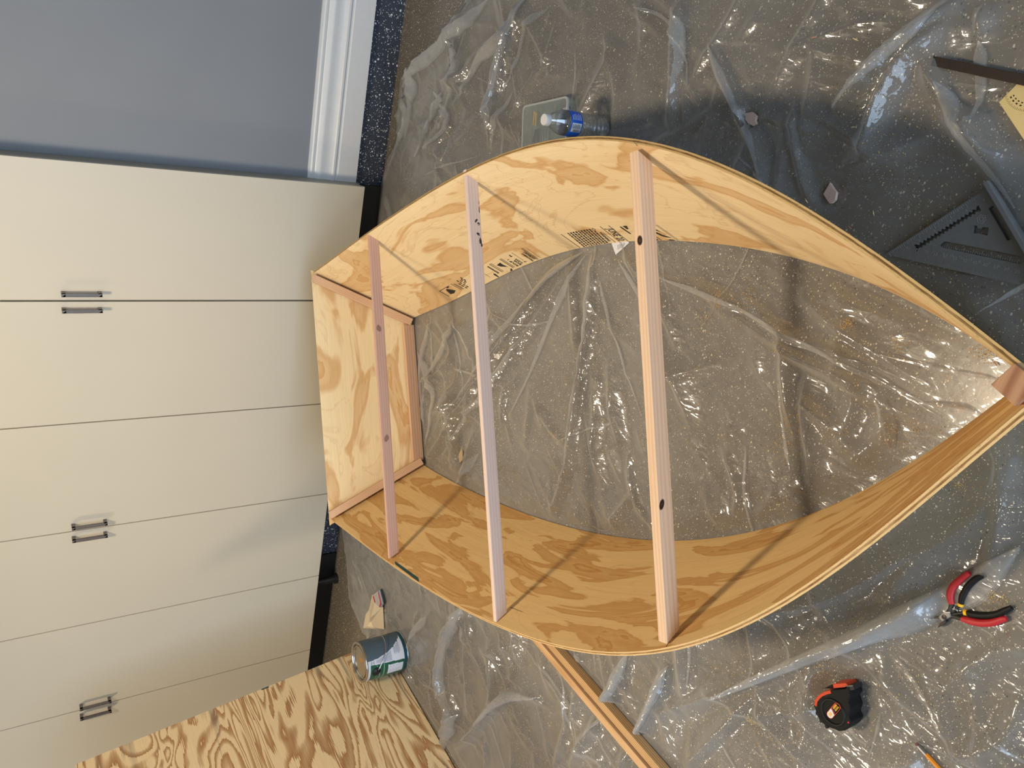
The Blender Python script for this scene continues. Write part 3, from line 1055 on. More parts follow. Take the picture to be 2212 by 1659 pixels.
RIBBONS = [
    ([(-0.709, 0.515), (-0.621, 0.397), (-0.496, 0.17), (-0.381, 0.015)], 0.06),
    ([(-0.453, 0.071), (-0.324, 0.074), (-0.206, 0.073)], 0.09),
    ([(-0.376, -0.025), (-0.27, 0.052), (-0.142, 0.009), (-0.001, -0.056)], 0.05),
    ([(-0.72, 0.698), (-0.6, 0.624), (-0.522, 0.524), (-0.415, 0.47)], 0.05),
    ([(-0.407, 0.308), (-0.268, 0.229), (-0.158, 0.17)], 0.06),
    ([(-0.468, 0.74), (-0.367, 0.696), (-0.287, 0.685)], 0.03),
    ([(-0.704, 0.848), (-0.649, 0.749), (-0.559, 0.732), (-0.461, 0.689)], 0.035),
    ([(0.028, -0.024), (0.103, 0.045), (0.195, 0.053)], 0.05),
    ([(-0.12, 1.222), (0.067, 1.043), (0.383, 0.85), (0.713, 0.696)], 0.03),
    ([(-0.125, 1.245), (0.078, 1.169), (0.275, 1.121), (0.46, 1.07)], 0.03),
    ([(-0.153, 1.373), (-0.08, 1.51), (-0.02, 1.602)], 0.02),
    ([(-0.086, 1.322), (0.029, 1.426), (0.183, 1.598)], 0.016),
    ([(0.521, 0.418), (0.616, 0.588), (0.825, 0.601)], 0.06),
    ([(0.295, 0.656), (0.471, 0.575), (0.623, 0.493)], 0.05),
    ([(0.664, 0.951), (0.773, 0.893), (0.856, 0.836)], 0.04),
    ([(-0.169, 1.855), (-0.171, 2.068), (-0.158, 2.249)], 0.016),
    ([(-0.162, 2.204), (-0.189, 2.276), (-0.181, 2.326)], 0.012),
    ([(-0.137, 2.137), (-0.106, 2.169), (-0.062, 2.193)], 0.012),
    ([(-0.784, 1.988), (-0.707, 1.93), (-0.644, 1.883), (-0.596, 1.849)], 0.035),
    ([(-0.666, 2.02), (-0.629, 2.065), (-0.575, 2.128), (-0.508, 2.217)], 0.032),
    ([(-0.734, 2.057), (-0.675, 2.086), (-0.614, 2.108)], 0.03),
    ([(-0.737, 1.358), (-0.654, 1.414), (-0.567, 1.427)], 0.04),
    ([(-0.676, 1.485), (-0.59, 1.589), (-0.504, 1.69), (-0.433, 1.754)], 0.022),
    ([(-0.126, 1.228), (0.006, 1.094), (0.256, 0.952), (0.542, 0.811)], 0.045),
    ([(0.216, 1.047), (0.445, 0.934), (0.696, 0.797)], 0.03),
    ([(-0.14, 1.27), (0.03, 1.326), (0.226, 1.35), (0.439, 1.395)], 0.028),
    ([(-0.025, 2.441), (0.078, 2.41), (0.183, 2.355), (0.282, 2.294), (0.474, 2.177), (0.661, 2.068)], 0.075),
    ([(0.038, 2.424), (0.192, 2.351), (0.378, 2.252)], 0.04),
    ([(0.708, 1.918), (0.824, 1.918), (0.969, 1.904)], 0.045),
    ([(0.77, 1.8), (0.92, 1.788), (1.108, 1.758)], 0.045),
    ([(1.193, 1.082), (1.367, 1.026), (1.555, 1.018), (1.649, 1.066)], 0.07),
    ([(1.204, 1.523), (1.332, 1.392), (1.511, 1.305), (1.674, 1.247)], 0.045),
    ([(1.642, 1.166), (1.862, 1.095), (1.983, 1.077)], 0.08),
    ([(-0.721, 0.722), (-0.591, 0.668), (-0.375, 0.665)], 0.05),
    ([(-0.69, 0.404), (-0.536, 0.263), (-0.408, 0.026)], 0.07),
    ([(-0.4, 0.257), (-0.328, 0.387), (-0.196, 0.272)], 0.05),
    ([(-0.573, 0.334), (-0.481, 0.415), (-0.29, 0.348)], 0.05),
    ([(-0.158, 1.53), (-0.175, 1.762), (-0.172, 1.961)], 0.02),
    ([(0.386, 0.471), (0.581, 0.458), (0.742, 0.533)], 0.05),
    ([(1.767, 0.68), (1.769, 0.816), (1.693, 0.997)], 0.03),
    ([(1.461, 0.838), (1.651, 0.755)], 0.04),
    ([(1.286, 1.239), (1.378, 1.319)], 0.04),
]
BORDER = [(-0.755, 0.356), (-0.701, 0.369), (-0.591, 0.295), (-0.486, 0.079), (-0.402, -0.05), (-0.307, -0.036), (-0.197, 0.025), (-0.113, -0.043), (0.005, -0.096), (0.174, -0.071), (0.494, -0.12), (1.064, -0.082), (1.663, -0.038), (1.751, 0.049), (1.935, 0.135), (1.994, 0.317), (1.938, 0.49), (1.88, 0.67), (1.878, 0.808), (1.868, 1.0), (1.868, 2.0), (1.868, 2.79), (-1.0, 2.79), (-1.0, 1.2)]
BORDER = [(x, max(y, -.088)) for x, y in BORDER]

for pl, w_, h_, asym in FOLDS:
    fold(curve(pl), w_, h_, asym)
for k in range(70):                                             # broad soft folds
    cx, cy = RNG.uniform(GX0, GX1), RNG.uniform(GY0 + .1, GY1)
    an = RNG.normal(.1, .7)
    L = RNG.uniform(.15, .42)
    pts = [(cx, cy)]
    for q in range(3):
        pts.append((pts[-1][0] + L / 3 * math.cos(an), pts[-1][1] + L / 3 * math.sin(an)))
        an += RNG.normal(0, .15)
    w_ = RNG.uniform(.03, .08)
    fold(curve(pts), w_, w_ * RNG.uniform(.12, .28), RNG.uniform(.3, .7), .4)
# many small sharp creases
for k in range(900):
    cx, cy = RNG.uniform(GX0, GX1), RNG.uniform(GY0, GY1)
    an = RNG.normal(1.15, .55) if RNG.random() < .6 else RNG.uniform(0, math.pi)
    L = RNG.uniform(.04, .26)
    bend = RNG.normal(0, .25)
    pts = [np.array([cx, cy])]
    for q in range(4):
        pts.append(pts[-1] + L / 4 * np.array([math.cos(an), math.sin(an)]))
        an += bend / 3
    w_ = RNG.uniform(.008, .03)
    h_ = w_ * RNG.uniform(.10, .36)
    d, pos, sg, _ = seg_field(pts, w_)
    env = np.clip(pos / .4, 0, 1) * np.clip((1 - pos) / .4, 0, 1)
    Hm += h_ * np.clip(1 - d / w_, 0, 1) ** 1.3 * env * (1 if RNG.random() < .8 else -.4)
for k in range(320):
    cx, cy = RNG.uniform(GX0, GX1), RNG.uniform(GY0, GY1)
    an = RNG.normal(1.2, .6)
    L = RNG.uniform(.12, .45)
    pts = [np.array([cx, cy])]
    bend = RNG.normal(0, .3)
    for q in range(5):
        pts.append(pts[-1] + L / 5 * np.array([math.cos(an), math.sin(an)]))
        an += bend / 4
    w_ = RNG.uniform(.025, .065)
    h_ = w_ * RNG.uniform(.14, .42)
    d, pos, sg, _ = seg_field(pts, w_)
    env = np.clip(pos / .35, 0, 1) * np.clip((1 - pos) / .35, 0, 1)
    Hm += h_ * np.clip(1 - d / (w_ * np.where(sg > 0, 1, .45)), 0, 1) ** 1.5 * env
# long soft waves
for k in range(60):
    an = RNG.uniform(0, math.pi)
    f = RNG.uniform(5, 22)
    Hm += (.0035 / f ** .75) * np.sin(f * (X * math.cos(an) + Y * math.sin(an)) + RNG.uniform(0, 6.3))
Hm -= Hm.min() * .5
Hm = np.clip(Hm, 0, .065)
# things that press the sheet flat
for side in 'ul':
    Bp = HL[side][0][::4, :2]
    d, _, _, _ = seg_field(Bp, .06)
    Hm *= np.clip((d - .008) / .045, .06, 1)
PRESS = [((.667, .465), .05)]
for k in np.linspace(-.28, .28, 12):
    PRESS.append((tuple(O2 + V2 * k), .04))


def press(c, r):
    global Hm
    d = np.hypot(X - c[0], Y - c[1])
    Hm = Hm * np.clip((d - r * .75) / (r * .6), .08, 1)


PRESS += [((1.786, .672), .09), ((-.443, 1.192), .035), ((-.40, .96), .11), ((-.46, 2.13), .10), ((-.69, 2.08), .06), ((-.66, 2.17), .06), ((.44, 2.315), .055), ((.11, 2.42), .07), ((.41, 2.50), .04), ((.41, 2.56), .05), ((1.80, .42), .09), ((1.70, .45), .05),
          ((-.18, 1.36), .03), ((-.546, 1.655), .02), ((-.45, 1.897), .025), ((.735, .845), .03)]
PRESS += [((1.03 - .035 * k / 9, 1.2 + 1.3 * k / 9), .05) for k in range(10)] + [((.99 - .04 * k / 24, 1.25 + 1.25 * k / 24), .03) for k in range(25)] + [((1.875, .5 + .05 * k), .05) for k in range(26)]
for c_, r_ in PRESS:
    press(c_, r_)
FZ = .0022


def film_z(x, y):
    i = min(max((x - GX0) / GS, 0), len(gx) - 2)
    j = min(max((y - GY0) / GS, 0), len(gy) - 2)
    i0, j0 = int(i), int(j)
    return float(Hm[i0:i0 + 2, j0:j0 + 2].max()) + FZ


def in_poly(px, py, poly):
    inside = np.zeros(px.shape, bool)
    n = len(poly)
    for i in range(n):
        x0, y0 = poly[i]
        x1, y1 = poly[(i + 1) % n]
        c = ((y0 > py) != (y1 > py)) & (px < (x1 - x0) * (py - y0) / (y1 - y0 + 1e-12) + x0)
        inside ^= c
    return inside


def snap_to_poly(x, y, poly):
    best = (9, x, y)
    for i in range(len(poly)):
        a = np.array(poly[i])
        c = np.array(poly[(i + 1) % len(poly)])
        d = c - a
        t = min(1, max(0, ((x - a[0]) * d[0] + (y - a[1]) * d[1]) / (d @ d + 1e-12)))
        q = a + d * t
        e = math.hypot(x - q[0], y - q[1])
        if e < best[0]:
            best = (e, q[0], q[1])
    return best[1], best[2]


inside = in_poly(X, Y, BORDER)
cell = inside[:-1, :-1] | inside[1:, :-1] | inside[:-1, 1:] | inside[1:, 1:]
keep = np.zeros(X.shape, bool)
for a_ in (0, 1):
    for c_ in (0, 1):
        keep[a_:X.shape[0] - 1 + a_, c_:X.shape[1] - 1 + c_] |= cell
idx = np.full(X.shape, -1)
idx[keep] = np.arange(keep.sum())
XX, YY = X.copy(), Y.copy()
for i, j in np.argwhere(keep & ~inside):
    XX[i, j], YY[i, j] = snap_to_poly(X[i, j], Y[i, j], BORDER)
co = np.c_[XX[keep], YY[keep], Hm[keep] + FZ]
ii, jj = np.nonzero(cell)
quads = np.c_[idx[ii, jj], idx[ii + 1, jj], idx[ii + 1, jj + 1], idx[ii, jj + 1]]
# flattened pleats: the film folded onto itself, lying on the sheet
rv, rq = [], []
nb = len(co)
for k in range(85):                                             # small random pleats
    cx, cy = RNG.uniform(GX0 + .05, GX1 - .2), RNG.uniform(GY0 + .15, GY1 - .05)
    an = RNG.normal(1.2, .7) + (math.pi if RNG.random() < .5 else 0)
    L = RNG.uniform(.10, .42)
    be = RNG.normal(0, .25)
    pl = [(cx, cy)]
    for q in range(3):
        pl.append((pl[-1][0] + L / 3 * math.cos(an), pl[-1][1] + L / 3 * math.sin(an)))
        an += be
    if all(in_poly(np.array([p[0]]), np.array([p[1]]), BORDER)[0] for p in pl):
        RIBBONS.append((pl, RNG.uniform(.004, .013)))
for lay, (pl, wd_) in [(lay, rb) for rb in RIBBONS for lay in range(3 if rb[1] > .04 else 2)]:
    c = np.array(curve(pl, 10))
    t = np.gradient(c, axis=0)
    t /= np.linalg.norm(t, axis=1)[:, None]
    nn = np.c_[-t[:, 1], t[:, 0]]
    n_ = len(c)
    tp_ = np.linspace(0, 1, n_)
    env = np.minimum(1, tp_ / .22) * np.clip((1 - tp_) * 1.15, 0, 1) ** .8 * (1 - .25 * np.abs(np.sin(tp_ * 7 + wd_ * 500)))
    base = nb + len(rv)
    for i in range(n_):
        for q in range(5):
            e = (q / 4 - .5) * wd_ * (1 - .12 * lay) * (.06 + .94 * env[i])
            p = c[i] + nn[i] * e
            rv.append((p[0], p[1], film_z(*p) + .0016 + .0022 * lay + (.0012 + .001 * lay) * (q / 4) * env[i]))
    for i in range(n_ - 1):
        for q in range(4):
            rq.append((base + i * 5 + q, base + i * 5 + q + 1, base + (i + 1) * 5 + q + 1, base + (i + 1) * 5 + q))
if rv:
    co = np.r_[co, np.array(rv)]
    quads = np.r_[quads, np.array(rq)]
me = bpy.data.meshes.new('plastic_sheet')
me.vertices.add(len(co))
me.vertices.foreach_set('co', co.astype(np.float32).ravel())
me.loops.add(len(quads) * 4)
me.loops.foreach_set('vertex_index', quads.astype(np.int32).ravel())
me.polygons.add(len(quads))
me.polygons.foreach_set('loop_start', np.arange(0, len(quads) * 4, 4, dtype=np.int32))
me.update(calc_edges=True)
me.validate()
me.polygons.foreach_set('use_smooth', [True] * len(me.polygons))
me.materials.append(M['film'])
sheet = bpy.data.objects.new('plastic_sheet', me)
COL.objects.link(sheet)
tag(sheet, 'large crumpled clear plastic drop cloth spread over the speckled floor', 'drop cloth')

DUST = [(-0.118, 1.694, 0.018, 0.014, 60), (-0.242, 2.032, 0.007, 0.006, 60), (-0.013, 1.994, 0.029, 0.026, 160), (0.045, 1.995, 0.026, 0.023, 120), (-0.285, 2.265, 0.01, 0.011, 80), (-0.166, 1.725, 0.008, 0.006, 40), (-0.206, 1.789, 0.021, 0.017, 60), (-0.16, 1.908, 0.026, 0.023, 70), (0.077, 2.441, 0.012, 0.013, 90), (-0.241, 2.134, 0.012, 0.012, 50), (-0.109, 2.209, 0.02, 0.02, 90), (-0.404, 2.148, 0.026, 0.028, 60), (-0.071, 2.32, 0.018, 0.019, 100), (0.611, 2.076, 0.049, 0.039, 120), (0.641, 2.171, 0.02, 0.016, 60), (0.244, 2.288, 0.033, 0.032, 80), (0.404, 2.252, 0.025, 0.023, 80), (0.155, 1.29, 0.059, 0.039, 60), (0.382, 1.32, 0.016, 0.01, 25), (0.04, 1.43, 0.062, 0.043, 90), (0.139, 1.683, 0.053, 0.041, 60), (0.811, 1.632, 0.049, 0.032, 60), (0.642, 2.248, 0.044, 0.037, 80), (0.324, 2.409, 0.06, 0.062, 160), (0.821, 1.873, 0.062, 0.044, 70), (-0.523, 1.694, 0.04, 0.033, 60), (-0.562, 1.947, 0.051, 0.049, 90), (-0.18, 1.719, 0.006, 0.005, 25)]
SLIV = [((-0.707, 1.754), (-0.711, 1.765)), ((-0.717, 1.832), (-0.714, 1.845)), ((-0.573, 1.902), (-0.57, 1.896)), ((-0.633, 1.696), (-0.626, 1.696)), ((-0.406, 1.956), (-0.402, 1.965)), ((-0.396, 1.957), (-0.39, 1.972)), ((-0.444, 1.992), (-0.436, 1.998)), ((-0.655, 2.073), (-0.658, 2.078)), ((-0.584, 2.082), (-0.582, 2.088)), ((-0.694, 2.056), (-0.697, 2.05)), ((1.013, 1.671), (0.984, 1.686)), ((-0.277, 2.283), (-0.272, 2.291)), ((-0.172, 1.788), (-0.172, 1.798)), ((-0.465, 1.801), (-0.468, 1.808)), ((-0.43, 1.853), (-0.423, 1.861))]

# ------------------------------------------------------------------ leaning plywood sheet
PA = np.array([1.8765, .506, .004])
PB = np.array([.024, .9997, 0.])
PE = np.array([.2125, -.0053, 1.186])
PE /= np.linalg.norm(PE)
PN = np.cross(PB, PE)
PN /= np.linalg.norm(PN)
if PN[0] < 0:
    PN = -PN
ply = thing('plywood_sheet', 'plywood sheet with bold wavy grain standing on edge behind the paint can', 'plywood')
b = MB()
HS, WS, TS = 1.207, 1.30, .0115
f4 = [PA, PA + PB * WS, PA + PB * WS + PE * HS, PA + PE * HS]
g4 = [p + PN * TS for p in f4]
uv4 = [(0, 0), (WS, 0), (WS, HS), (0, HS)]
b.face(f4, 0, uv4)
b.face(g4[::-1], 0, uv4[::-1])
for i in range(4):
    j = (i + 1) % 4
    b.face([f4[i], g4[i], g4[j], f4[j]], 1, [(0, 0), (0, 1), (1.2, 1), (1.2, 0)])
b.build('veneer_panel', [M['sheet_veneer'], M['ply_edge']], ply)
b = MB()
q0 = PA + PE * .50 - PN * .0003
b.face([q0, q0 + PB * .006, q0 + PB * .006 + PE * .03, q0 + PE * .03])
tag(b.build('paint_smear', M['green_paint'], ply), 'small dark green paint spot on the edge')
move_origin(ply, PA)

# ------------------------------------------------------------------ two wood strips on the floor
for (xa, xb, ya, yb, mat, lab, zt) in (
        ((1.042, 1.006), (1.018, .982), 1.25, 2.45, M['strip_b'], 'pine strip with wavy grain lying beside a straight-grained strip, nearer the plywood sheet', .0300),
        ((1.0065, .9665), (.983, .944), 1.25, 2.45, M['strip'], 'straight-grained pine strip lying on the plastic, nearer the tape measure', .0305)):
    b = MB()
    z0 = .0045
    v = [(xa[0], ya), (xb[0], ya), (xb[1], yb), (xa[1], yb)]
    for fc, uv in (([(x, y, zt) for x, y in v], [(0, 0), (0, .024), (1.2, .024), (1.2, 0)]),
                   ([(x, y, z0) for x, y in v[::-1]], [(1.2, .1), (1.2, .124), (0, .124), (0, .1)])):
        b.face(fc, 0, uv)
    for i in range(4):
        p, q = v[i], v[(i + 1) % 4]
        ln = math.hypot(p[0] - q[0], p[1] - q[1])
        b.face([(p[0], p[1], z0), (q[0], q[1], z0), (q[0], q[1], zt), (p[0], p[1], zt)], 0, [(0, .03 * i + .03), (ln, .03 * i + .03), (ln, .03 * i + .055), (0, .03 * i + .055)])
    tag(b.build('wood_strip', mat, bevel=.0012), lab, 'wood strip', 'pine strips beside the boat')

# ------------------------------------------------------------------ paint can
M['tin'] = plain('tin', srgb(196, 194, 190), .22, 1.0, noise=.08, nscale=30)
M['slate_paint'] = plain('slate_paint', srgb(84, 100, 112), .35, noise=.03)
M['label_white'] = plain('label_white', srgb(228, 230, 238), .45)
M['label_green'] = plain('label_green', srgb(36, 96, 70), .4)
M['label_teal'] = plain('label_teal', srgb(24, 74, 92), .4)
M['label_text'] = plain('label_text', srgb(126, 130, 150), .6)
M['label_rule'] = plain('label_rule', srgb(150, 190, 170), .5)
M['gold_paint'] = plain('gold_paint', srgb(200, 132, 30), .4, noise=.2)
CAN = (1.786, .672, film_z(1.786, .672))
CR, CH = .0805, .187
can = thing('paint_can', 'metal paint can with slate-blue paint run down its white and green label', 'paint can')
b = MB()
NTH, NZ = 200, 110


def can_mat(i, j):
    th = (i + .5) / NTH * 360.0
    zf = 1 - (j + .5) / NZ
    q = (1 - math.cos(math.radians((228 - th) % 360))) / 2
    vis = ((228 - th) % 360) < 180
    wob = .012 * math.sin(zf * 40) + .01 * math.sin(zf * 93 + 1)
    fs = np.interp(zf, [0, .06, .25, .5, .72, .86, .93, 1.0], [.56, .56, .54, .46, .33, .20, .13, .05]) + wob * (zf > .6)
    if not vis:
        ang = (228 - th) % 360
        if zf > .93:
            return 3
        return 0 if ang > 330 else (2 if zf < .9 and ang > 190 else 3)
    if q < fs and zf < .95:
        return 0
    if zf > .925:
        return 3
    if zf > .915:
        return 2
    gq = .655 + .06 * zf
    if zf < .06:
        return 1
    if q < gq:
        return 1
    if q < gq + .006:
        return 1
    if .50 < zf < .885 and gq + .07 < q < .955:
        return 1
    if abs(zf - .22) < .005 or abs(zf - .30) < .005 or abs(zf - .40) < .005 or abs(zf - .455) < .004 or abs(zf - .10) < .004:
        return 4
    return 2


P, UV = [], []
for i in range(NTH):
    an = 2 * math.pi * i / NTH
    P.append([(CR * math.cos(an), CR * math.sin(an), .006 + (CH - .012) * j / NZ) for j in range(NZ + 1)])
b.grid(P, None, can_mat, close_u=True)
o = b.build('can_body', [M['slate_paint'], M['label_white'], M['label_green'], M['label_teal'], M['label_rule']], can, smooth=True)
b = MB()
b.lathe([(0, CH - .006), (.058, CH - .006), (.060, CH - .0015), (.064, CH - .0015), (.066, CH - .009), (.070, CH - .009), (.073, CH), (.0815, CH), (.0825, CH - .003), (.0815, CH - .0065), (CR - .001, CH - .007)], 64)
b.build('lid', M['tin'], can, smooth='angle')
b = MB()
b.lathe([(0, .002), (.076, .002), (.0785, 0), (.082, .0), (.0828, .003), (.0815, .0065), (CR - .001, .007)], 64)
b.build('base_rim', M['tin'], can, smooth='angle')
# label print: rows of small text-like strips
b = MB()


def can_pt(q, zf, r=CR + .0004):
    th = math.radians(228) - math.acos(1 - 2 * q)
    return (r * math.cos(th), r * math.sin(th), .006 + (CH - .012) * (1 - zf))


for zf in np.arange(.115, .90, .0165):
    fs = np.interp(zf, [0, .06, .25, .5, .72, .86, .93, 1.0], [.56, .56, .54, .46, .33, .20, .13, .05]) + .03
    if .60 < zf < .66 or .17 < zf < .20 or zf > .83:
        continue
    q = fs
    q1 = .655 + .06 * zf - .02
    while q < q1:
        qe = min(q1, q + random.uniform(.02, .07))
        if zf < .62 or qe < .55:
            b.face([can_pt(q, zf - .0035), can_pt(qe, zf - .0035), can_pt(qe, zf + .0035), can_pt(q, zf + .0035)])
        q = qe + .008
for zf in (.56, .575, .63, .645, .72, .735, .76, .80):
    q, q1 = .80, .80 + random.uniform(.08, .13)
    b.face([can_pt(q, zf - .003), can_pt(q1, zf - .003), can_pt(q1, zf + .003), can_pt(q, zf + .003)])
tag(b.build('label_print', M['label_text'], can), 'grey lines of small print', kind='stuff')
b = MB()
for k, z_ in enumerate(np.linspace(.575, .66, 5)):
    b.face([can_pt(z_ + .003, .072), can_pt(z_ + .014, .072), can_pt(z_ + .014, .095), can_pt(z_ + .003, .095)])
b.face([can_pt(.73, .87), can_pt(.755, .875), can_pt(.75, .905), can_pt(.735, .90)])
tag(b.build('label_heading', M['ink'], can), 'black heading print', kind='stuff')
for th in (96, 276):
    t_ = math.radians(th)
    b = MB()
    rot = Matrix.Translation((CR * math.cos(t_), CR * math.sin(t_), CH * .775)) @ Matrix.Rotation(t_, 4, 'Z') @ Matrix.Rotation(math.pi / 2, 4, 'Y')
    prf = [(0, .0075), (.008, .0075), (.012, .004), (.0185, .0015), (.019, -.002)]
    PP = []
    for k in range(25):
        an = 2 * math.pi * k / 24
        PP.append([tuple(rot @ Vector((r_ * math.cos(an), r_ * math.sin(an), z_))) for r_, z_ in prf])
    b.grid(PP)
    tag(b.build('handle_ear', M['black'], can, smooth='angle'), 'round black handle ear')
b = MB()
pth = []
for k in range(41):
    f_ = k / 40
    th = math.radians(96 + 180 * f_)
    rr_ = CR + .004 + .012 * math.sin(math.pi * f_) ** 2 * .6
    pth.append((rr_ * math.cos(th), rr_ * math.sin(th), CH * (.775 - .30 * math.sin(math.pi * f_))))
b.tube(pth, .0016, 8)
tag(b.build('wire_handle', M['tin'], can, smooth=True), 'thin wire carrying handle')
b = MB()
b.lathe([(0, .0012), (.006, .001), (.009, 0)], 14, 0, (-.012, .004, CH - .0061))
b.lathe([(0, .002), (.0035, .001), (.005, 0)], 12, 0, (-.016, .012, CH - .0061))
b.build('paint_drip', M['gold_paint'], can, smooth=True)
can.location = CAN

# ------------------------------------------------------------------ water bottle
M['pet'] = clear('pet', (.96, .97, .98, 1), .05, .06, 1.0, .20)
M['water'] = clear('water', (.93, .95, .96, 1), .015, .03, .6, .07)
M['bottle_blue'] = plain('bottle_blue', srgb(32, 100, 214), .3)
M['bottle_white'] = plain('bottle_white', srgb(226, 228, 234), .4)
M['cap_white'] = plain('cap_white', srgb(232, 232, 234), .45)
bot = thing('water_bottle', 'clear water bottle with a blue label and white cap standing outside the boat', 'bottle')
bx_, by_ = -.443, 1.192
b = MB()
pr = [(.0, .004), (.018, .004), (.026, .0), (.0295, .006), (.0305, .012)]
z = .014
while z < .088:
    pr += [(.0305, z), (.0276, z + .0042), (.0305, z + .009)]
    z += .0118
pr += [(.0302, .094), (.0302, .128), (.031, .132), (.0305, .138), (.027, .150), (.019, .166), (.0125, .175), (.0118, .183), (.0118, .189), (0, .189)]
b.lathe(pr, 48)
b.build('bottle_body', M['pet'], bot, smooth=True)
b = MB()
pw = [(0, .0055)] + [(r_ - .0009, z_ + .0006) for r_, z_ in pr[2:-8]] + [(.0292, .130), (0, .130)]
b.lathe(pw, 40)
b.build('water', M['water'], bot, smooth=True)
b = MB()
b.lathe([(.0306, .092), (.0309, .0925), (.0309, .1275), (.0306, .128)], 48)
lb = b.build('label', M['bottle_blue'], bot, smooth=True)
# white panels with dark small print, facing the camera
b = MB()
c0_ = math.atan2(2.789 - by_, -.570 - bx_)


def bp_(da, z_, r=.0312):
    return (r * math.cos(c0_ + da), r * math.sin(c0_ + da), z_)


def bpatch(mb, a0_, a1_, z0_, z1_, r, mi=0):
    n_ = 6
    mb.grid([[bp_(a0_ + (a1_ - a0_) * k / n_, z0_, r), bp_(a0_ + (a1_ - a0_) * k / n_, z1_, r)] for k in range(n_ + 1)], None, mi)


bpatch(b, -.62, .12, .0955, .1245, .03125)
for k in range(6):
    bpatch(b, .35, .35 + [.5, .6, .45, .55, .5, .4][k], .097 + k * .0048, .0985 + k * .0048, .03125)
tag(b.build('label_panel', M['bottle_white'], lb), 'white print on the blue label')
b = MB()
a_ = -.60
while a_ < -.36:
    wd_ = random.choice((.008, .014, .02))
    bpatch(b, a_, a_ + wd_, .0975, .118, .0315)
    a_ += wd_ + random.choice((.008, .012))
for k in range(9):
    bpatch(b, -.32, -.32 + random.uniform(.2, .38), .0975 + k * .0029, .0988 + k * .0029, .0315)
tag(b.build('bar_code', M['ink'], lb), 'black bar code and small print')
b = MB()
b.lathe([(.0125, .176), (.0142, .1765), (.0142, .1885), (.0130, .1905), (0, .191)], 36)
b.build('cap', M['cap_white'], bot, smooth='angle')
bot.location = (bx_, by_, film_z(bx_, by_))

# ------------------------------------------------------------------ parts box behind the boat
M['box_plastic'] = clear('box_plastic', srgb(244, 248, 246), .07, .10, .7, .05)
M['yellow'] = plain('yellow', srgb(240, 186, 20), .45)
M['steel'] = plain('steel', srgb(176, 176, 178), .3, 1.0)
M['dark_steel'] = plain('dark_steel', srgb(64, 62, 60), .42, .7, noise=.1)
BXM = Matrix.Translation((-.442, .865, film_z(-.45, .95) + .001)) @ Matrix(((-.277, .957, 0, 0), (.961, .290, 0, 0), (0, 0, 1, 0), (0, 0, 0, 1)))
box = thing('parts_box', 'shallow clear plastic parts box beside the water bottle', 'box')
BL, BW, BH = .205, .125, .034


def rrect(x0, y0, x1, y1, r, n=5):
    out = []
    for cx, cy, a0_ in ((x1 - r, y1 - r, 0), (x0 + r, y1 - r, 90), (x0 + r, y0 + r, 180), (x1 - r, y0 + r, 270)):
        for k in range(n + 1):
            a_ = math.radians(a0_ + 90 * k / n)
            out.append((cx + r * math.cos(a_), cy + r * math.sin(a_)))
    return out


ot, inr = rrect(0, 0, BL, BW, .012), rrect(.0025, .0025, BL - .0025, BW - .0025, .010)
b = MB()
add_raw(b, *fill_shape(ot, [], 0, .002), fn=lambda x, y, z: BXM @ Vector((x, y, z)))
add_raw(b, *fill_shape(ot, [inr], .002, BH), fn=lambda x, y, z: BXM @ Vector((x, y, z)))
b.build('tray', M['box_plastic'], box)
for x_ in (.052, .098, .150):
    b = MB()
    b.box((x_, .0026, .002), (x_ + .0018, BW - .0026, BH - .008), 0, BXM)
    b.build('divider', M['box_plastic'], box)
b = MB()
add_raw(b, *fill_shape(rrect(-.001, -.001, BL + .001, BW + .001, .012), [], BH, BH + .0018), fn=lambda x, y, z: BXM @ Vector((x, y, z)))
b.build('lid', M['box_plastic'], box)
M['box_rim'] = clear('box_rim', srgb(240, 246, 244), .30, .12, .6, .06)
b = MB()
add_raw(b, *fill_shape(rrect(-.0022, -.0022, BL + .0022, BW + .0022, .013), [rrect(.003, .003, BL - .003, BW - .003, .010)], BH - .002, BH + .0034), fn=lambda x, y, z: BXM @ Vector((x, y, z)))
b.build('rim', M['box_rim'], box)
for x_ in (.02, .07):
    b = MB()
    b.box((-.006, x_, .010), (-.0005, x_ + .03, BH - .004), 0, BXM)
    b.build('latch', M['box_plastic'], box, bevel=.0008)
move_origin(box, BXM @ Vector((BL / 2, BW / 2, 0)))
# what lies in the box
for k, (x_, y_, rot) in enumerate(((.016, .030, .15), (.026, .034, .05))):
    b = MB()
    MM = BXM @ Matrix.Translation((x_, y_, .0085)) @ Matrix.Rotation(rot, 4, 'Z')
    b.tube([MM @ Vector((0, t_, 0)) for t_ in (-.018, -.012, -.010, .016, .019)], [.005, .005, .0035, .003, .0018], 8)
    tag(b.build('wall_plug', M['yellow'], smooth='angle'), ['yellow wall plug nearest the edge of the parts box', 'second yellow wall plug, nearer the bottle cap'][k], 'wall plug', 'yellow plugs in the parts box')
for k in range(4):
    b = MB()
    MM = BXM @ Matrix.Translation((.014 + .007 * k, .082, .006)) @ Matrix.Rotation(.35 - .1 * k, 4, 'Z')
    b.tube([MM @ Vector((0, t_, 0)) for t_ in (-.022, .012, .020)], [.0022, .0022, .0005], 8)
    tag(b.build('drill_bit', M['dark_steel'], smooth='angle'), 'dark drill bit lying in the parts box at the end nearest the cabinets', 'drill bit', 'drill bits in the parts box')
for k in range(4):
    b = MB()
    MM = BXM @ Matrix.Translation((.060 + .008 * k, .085, .0065))
    b.tube([MM @ Vector((0, t_, 0)) for t_ in (-.026, .02, .026)], [.0026, .0026, .0006], 8)
    tag(b.build('driver_bit', M['steel'], smooth='angle'), 'steel bit in the row at the middle of the parts box', 'driver bit', 'steel bits in the parts box')
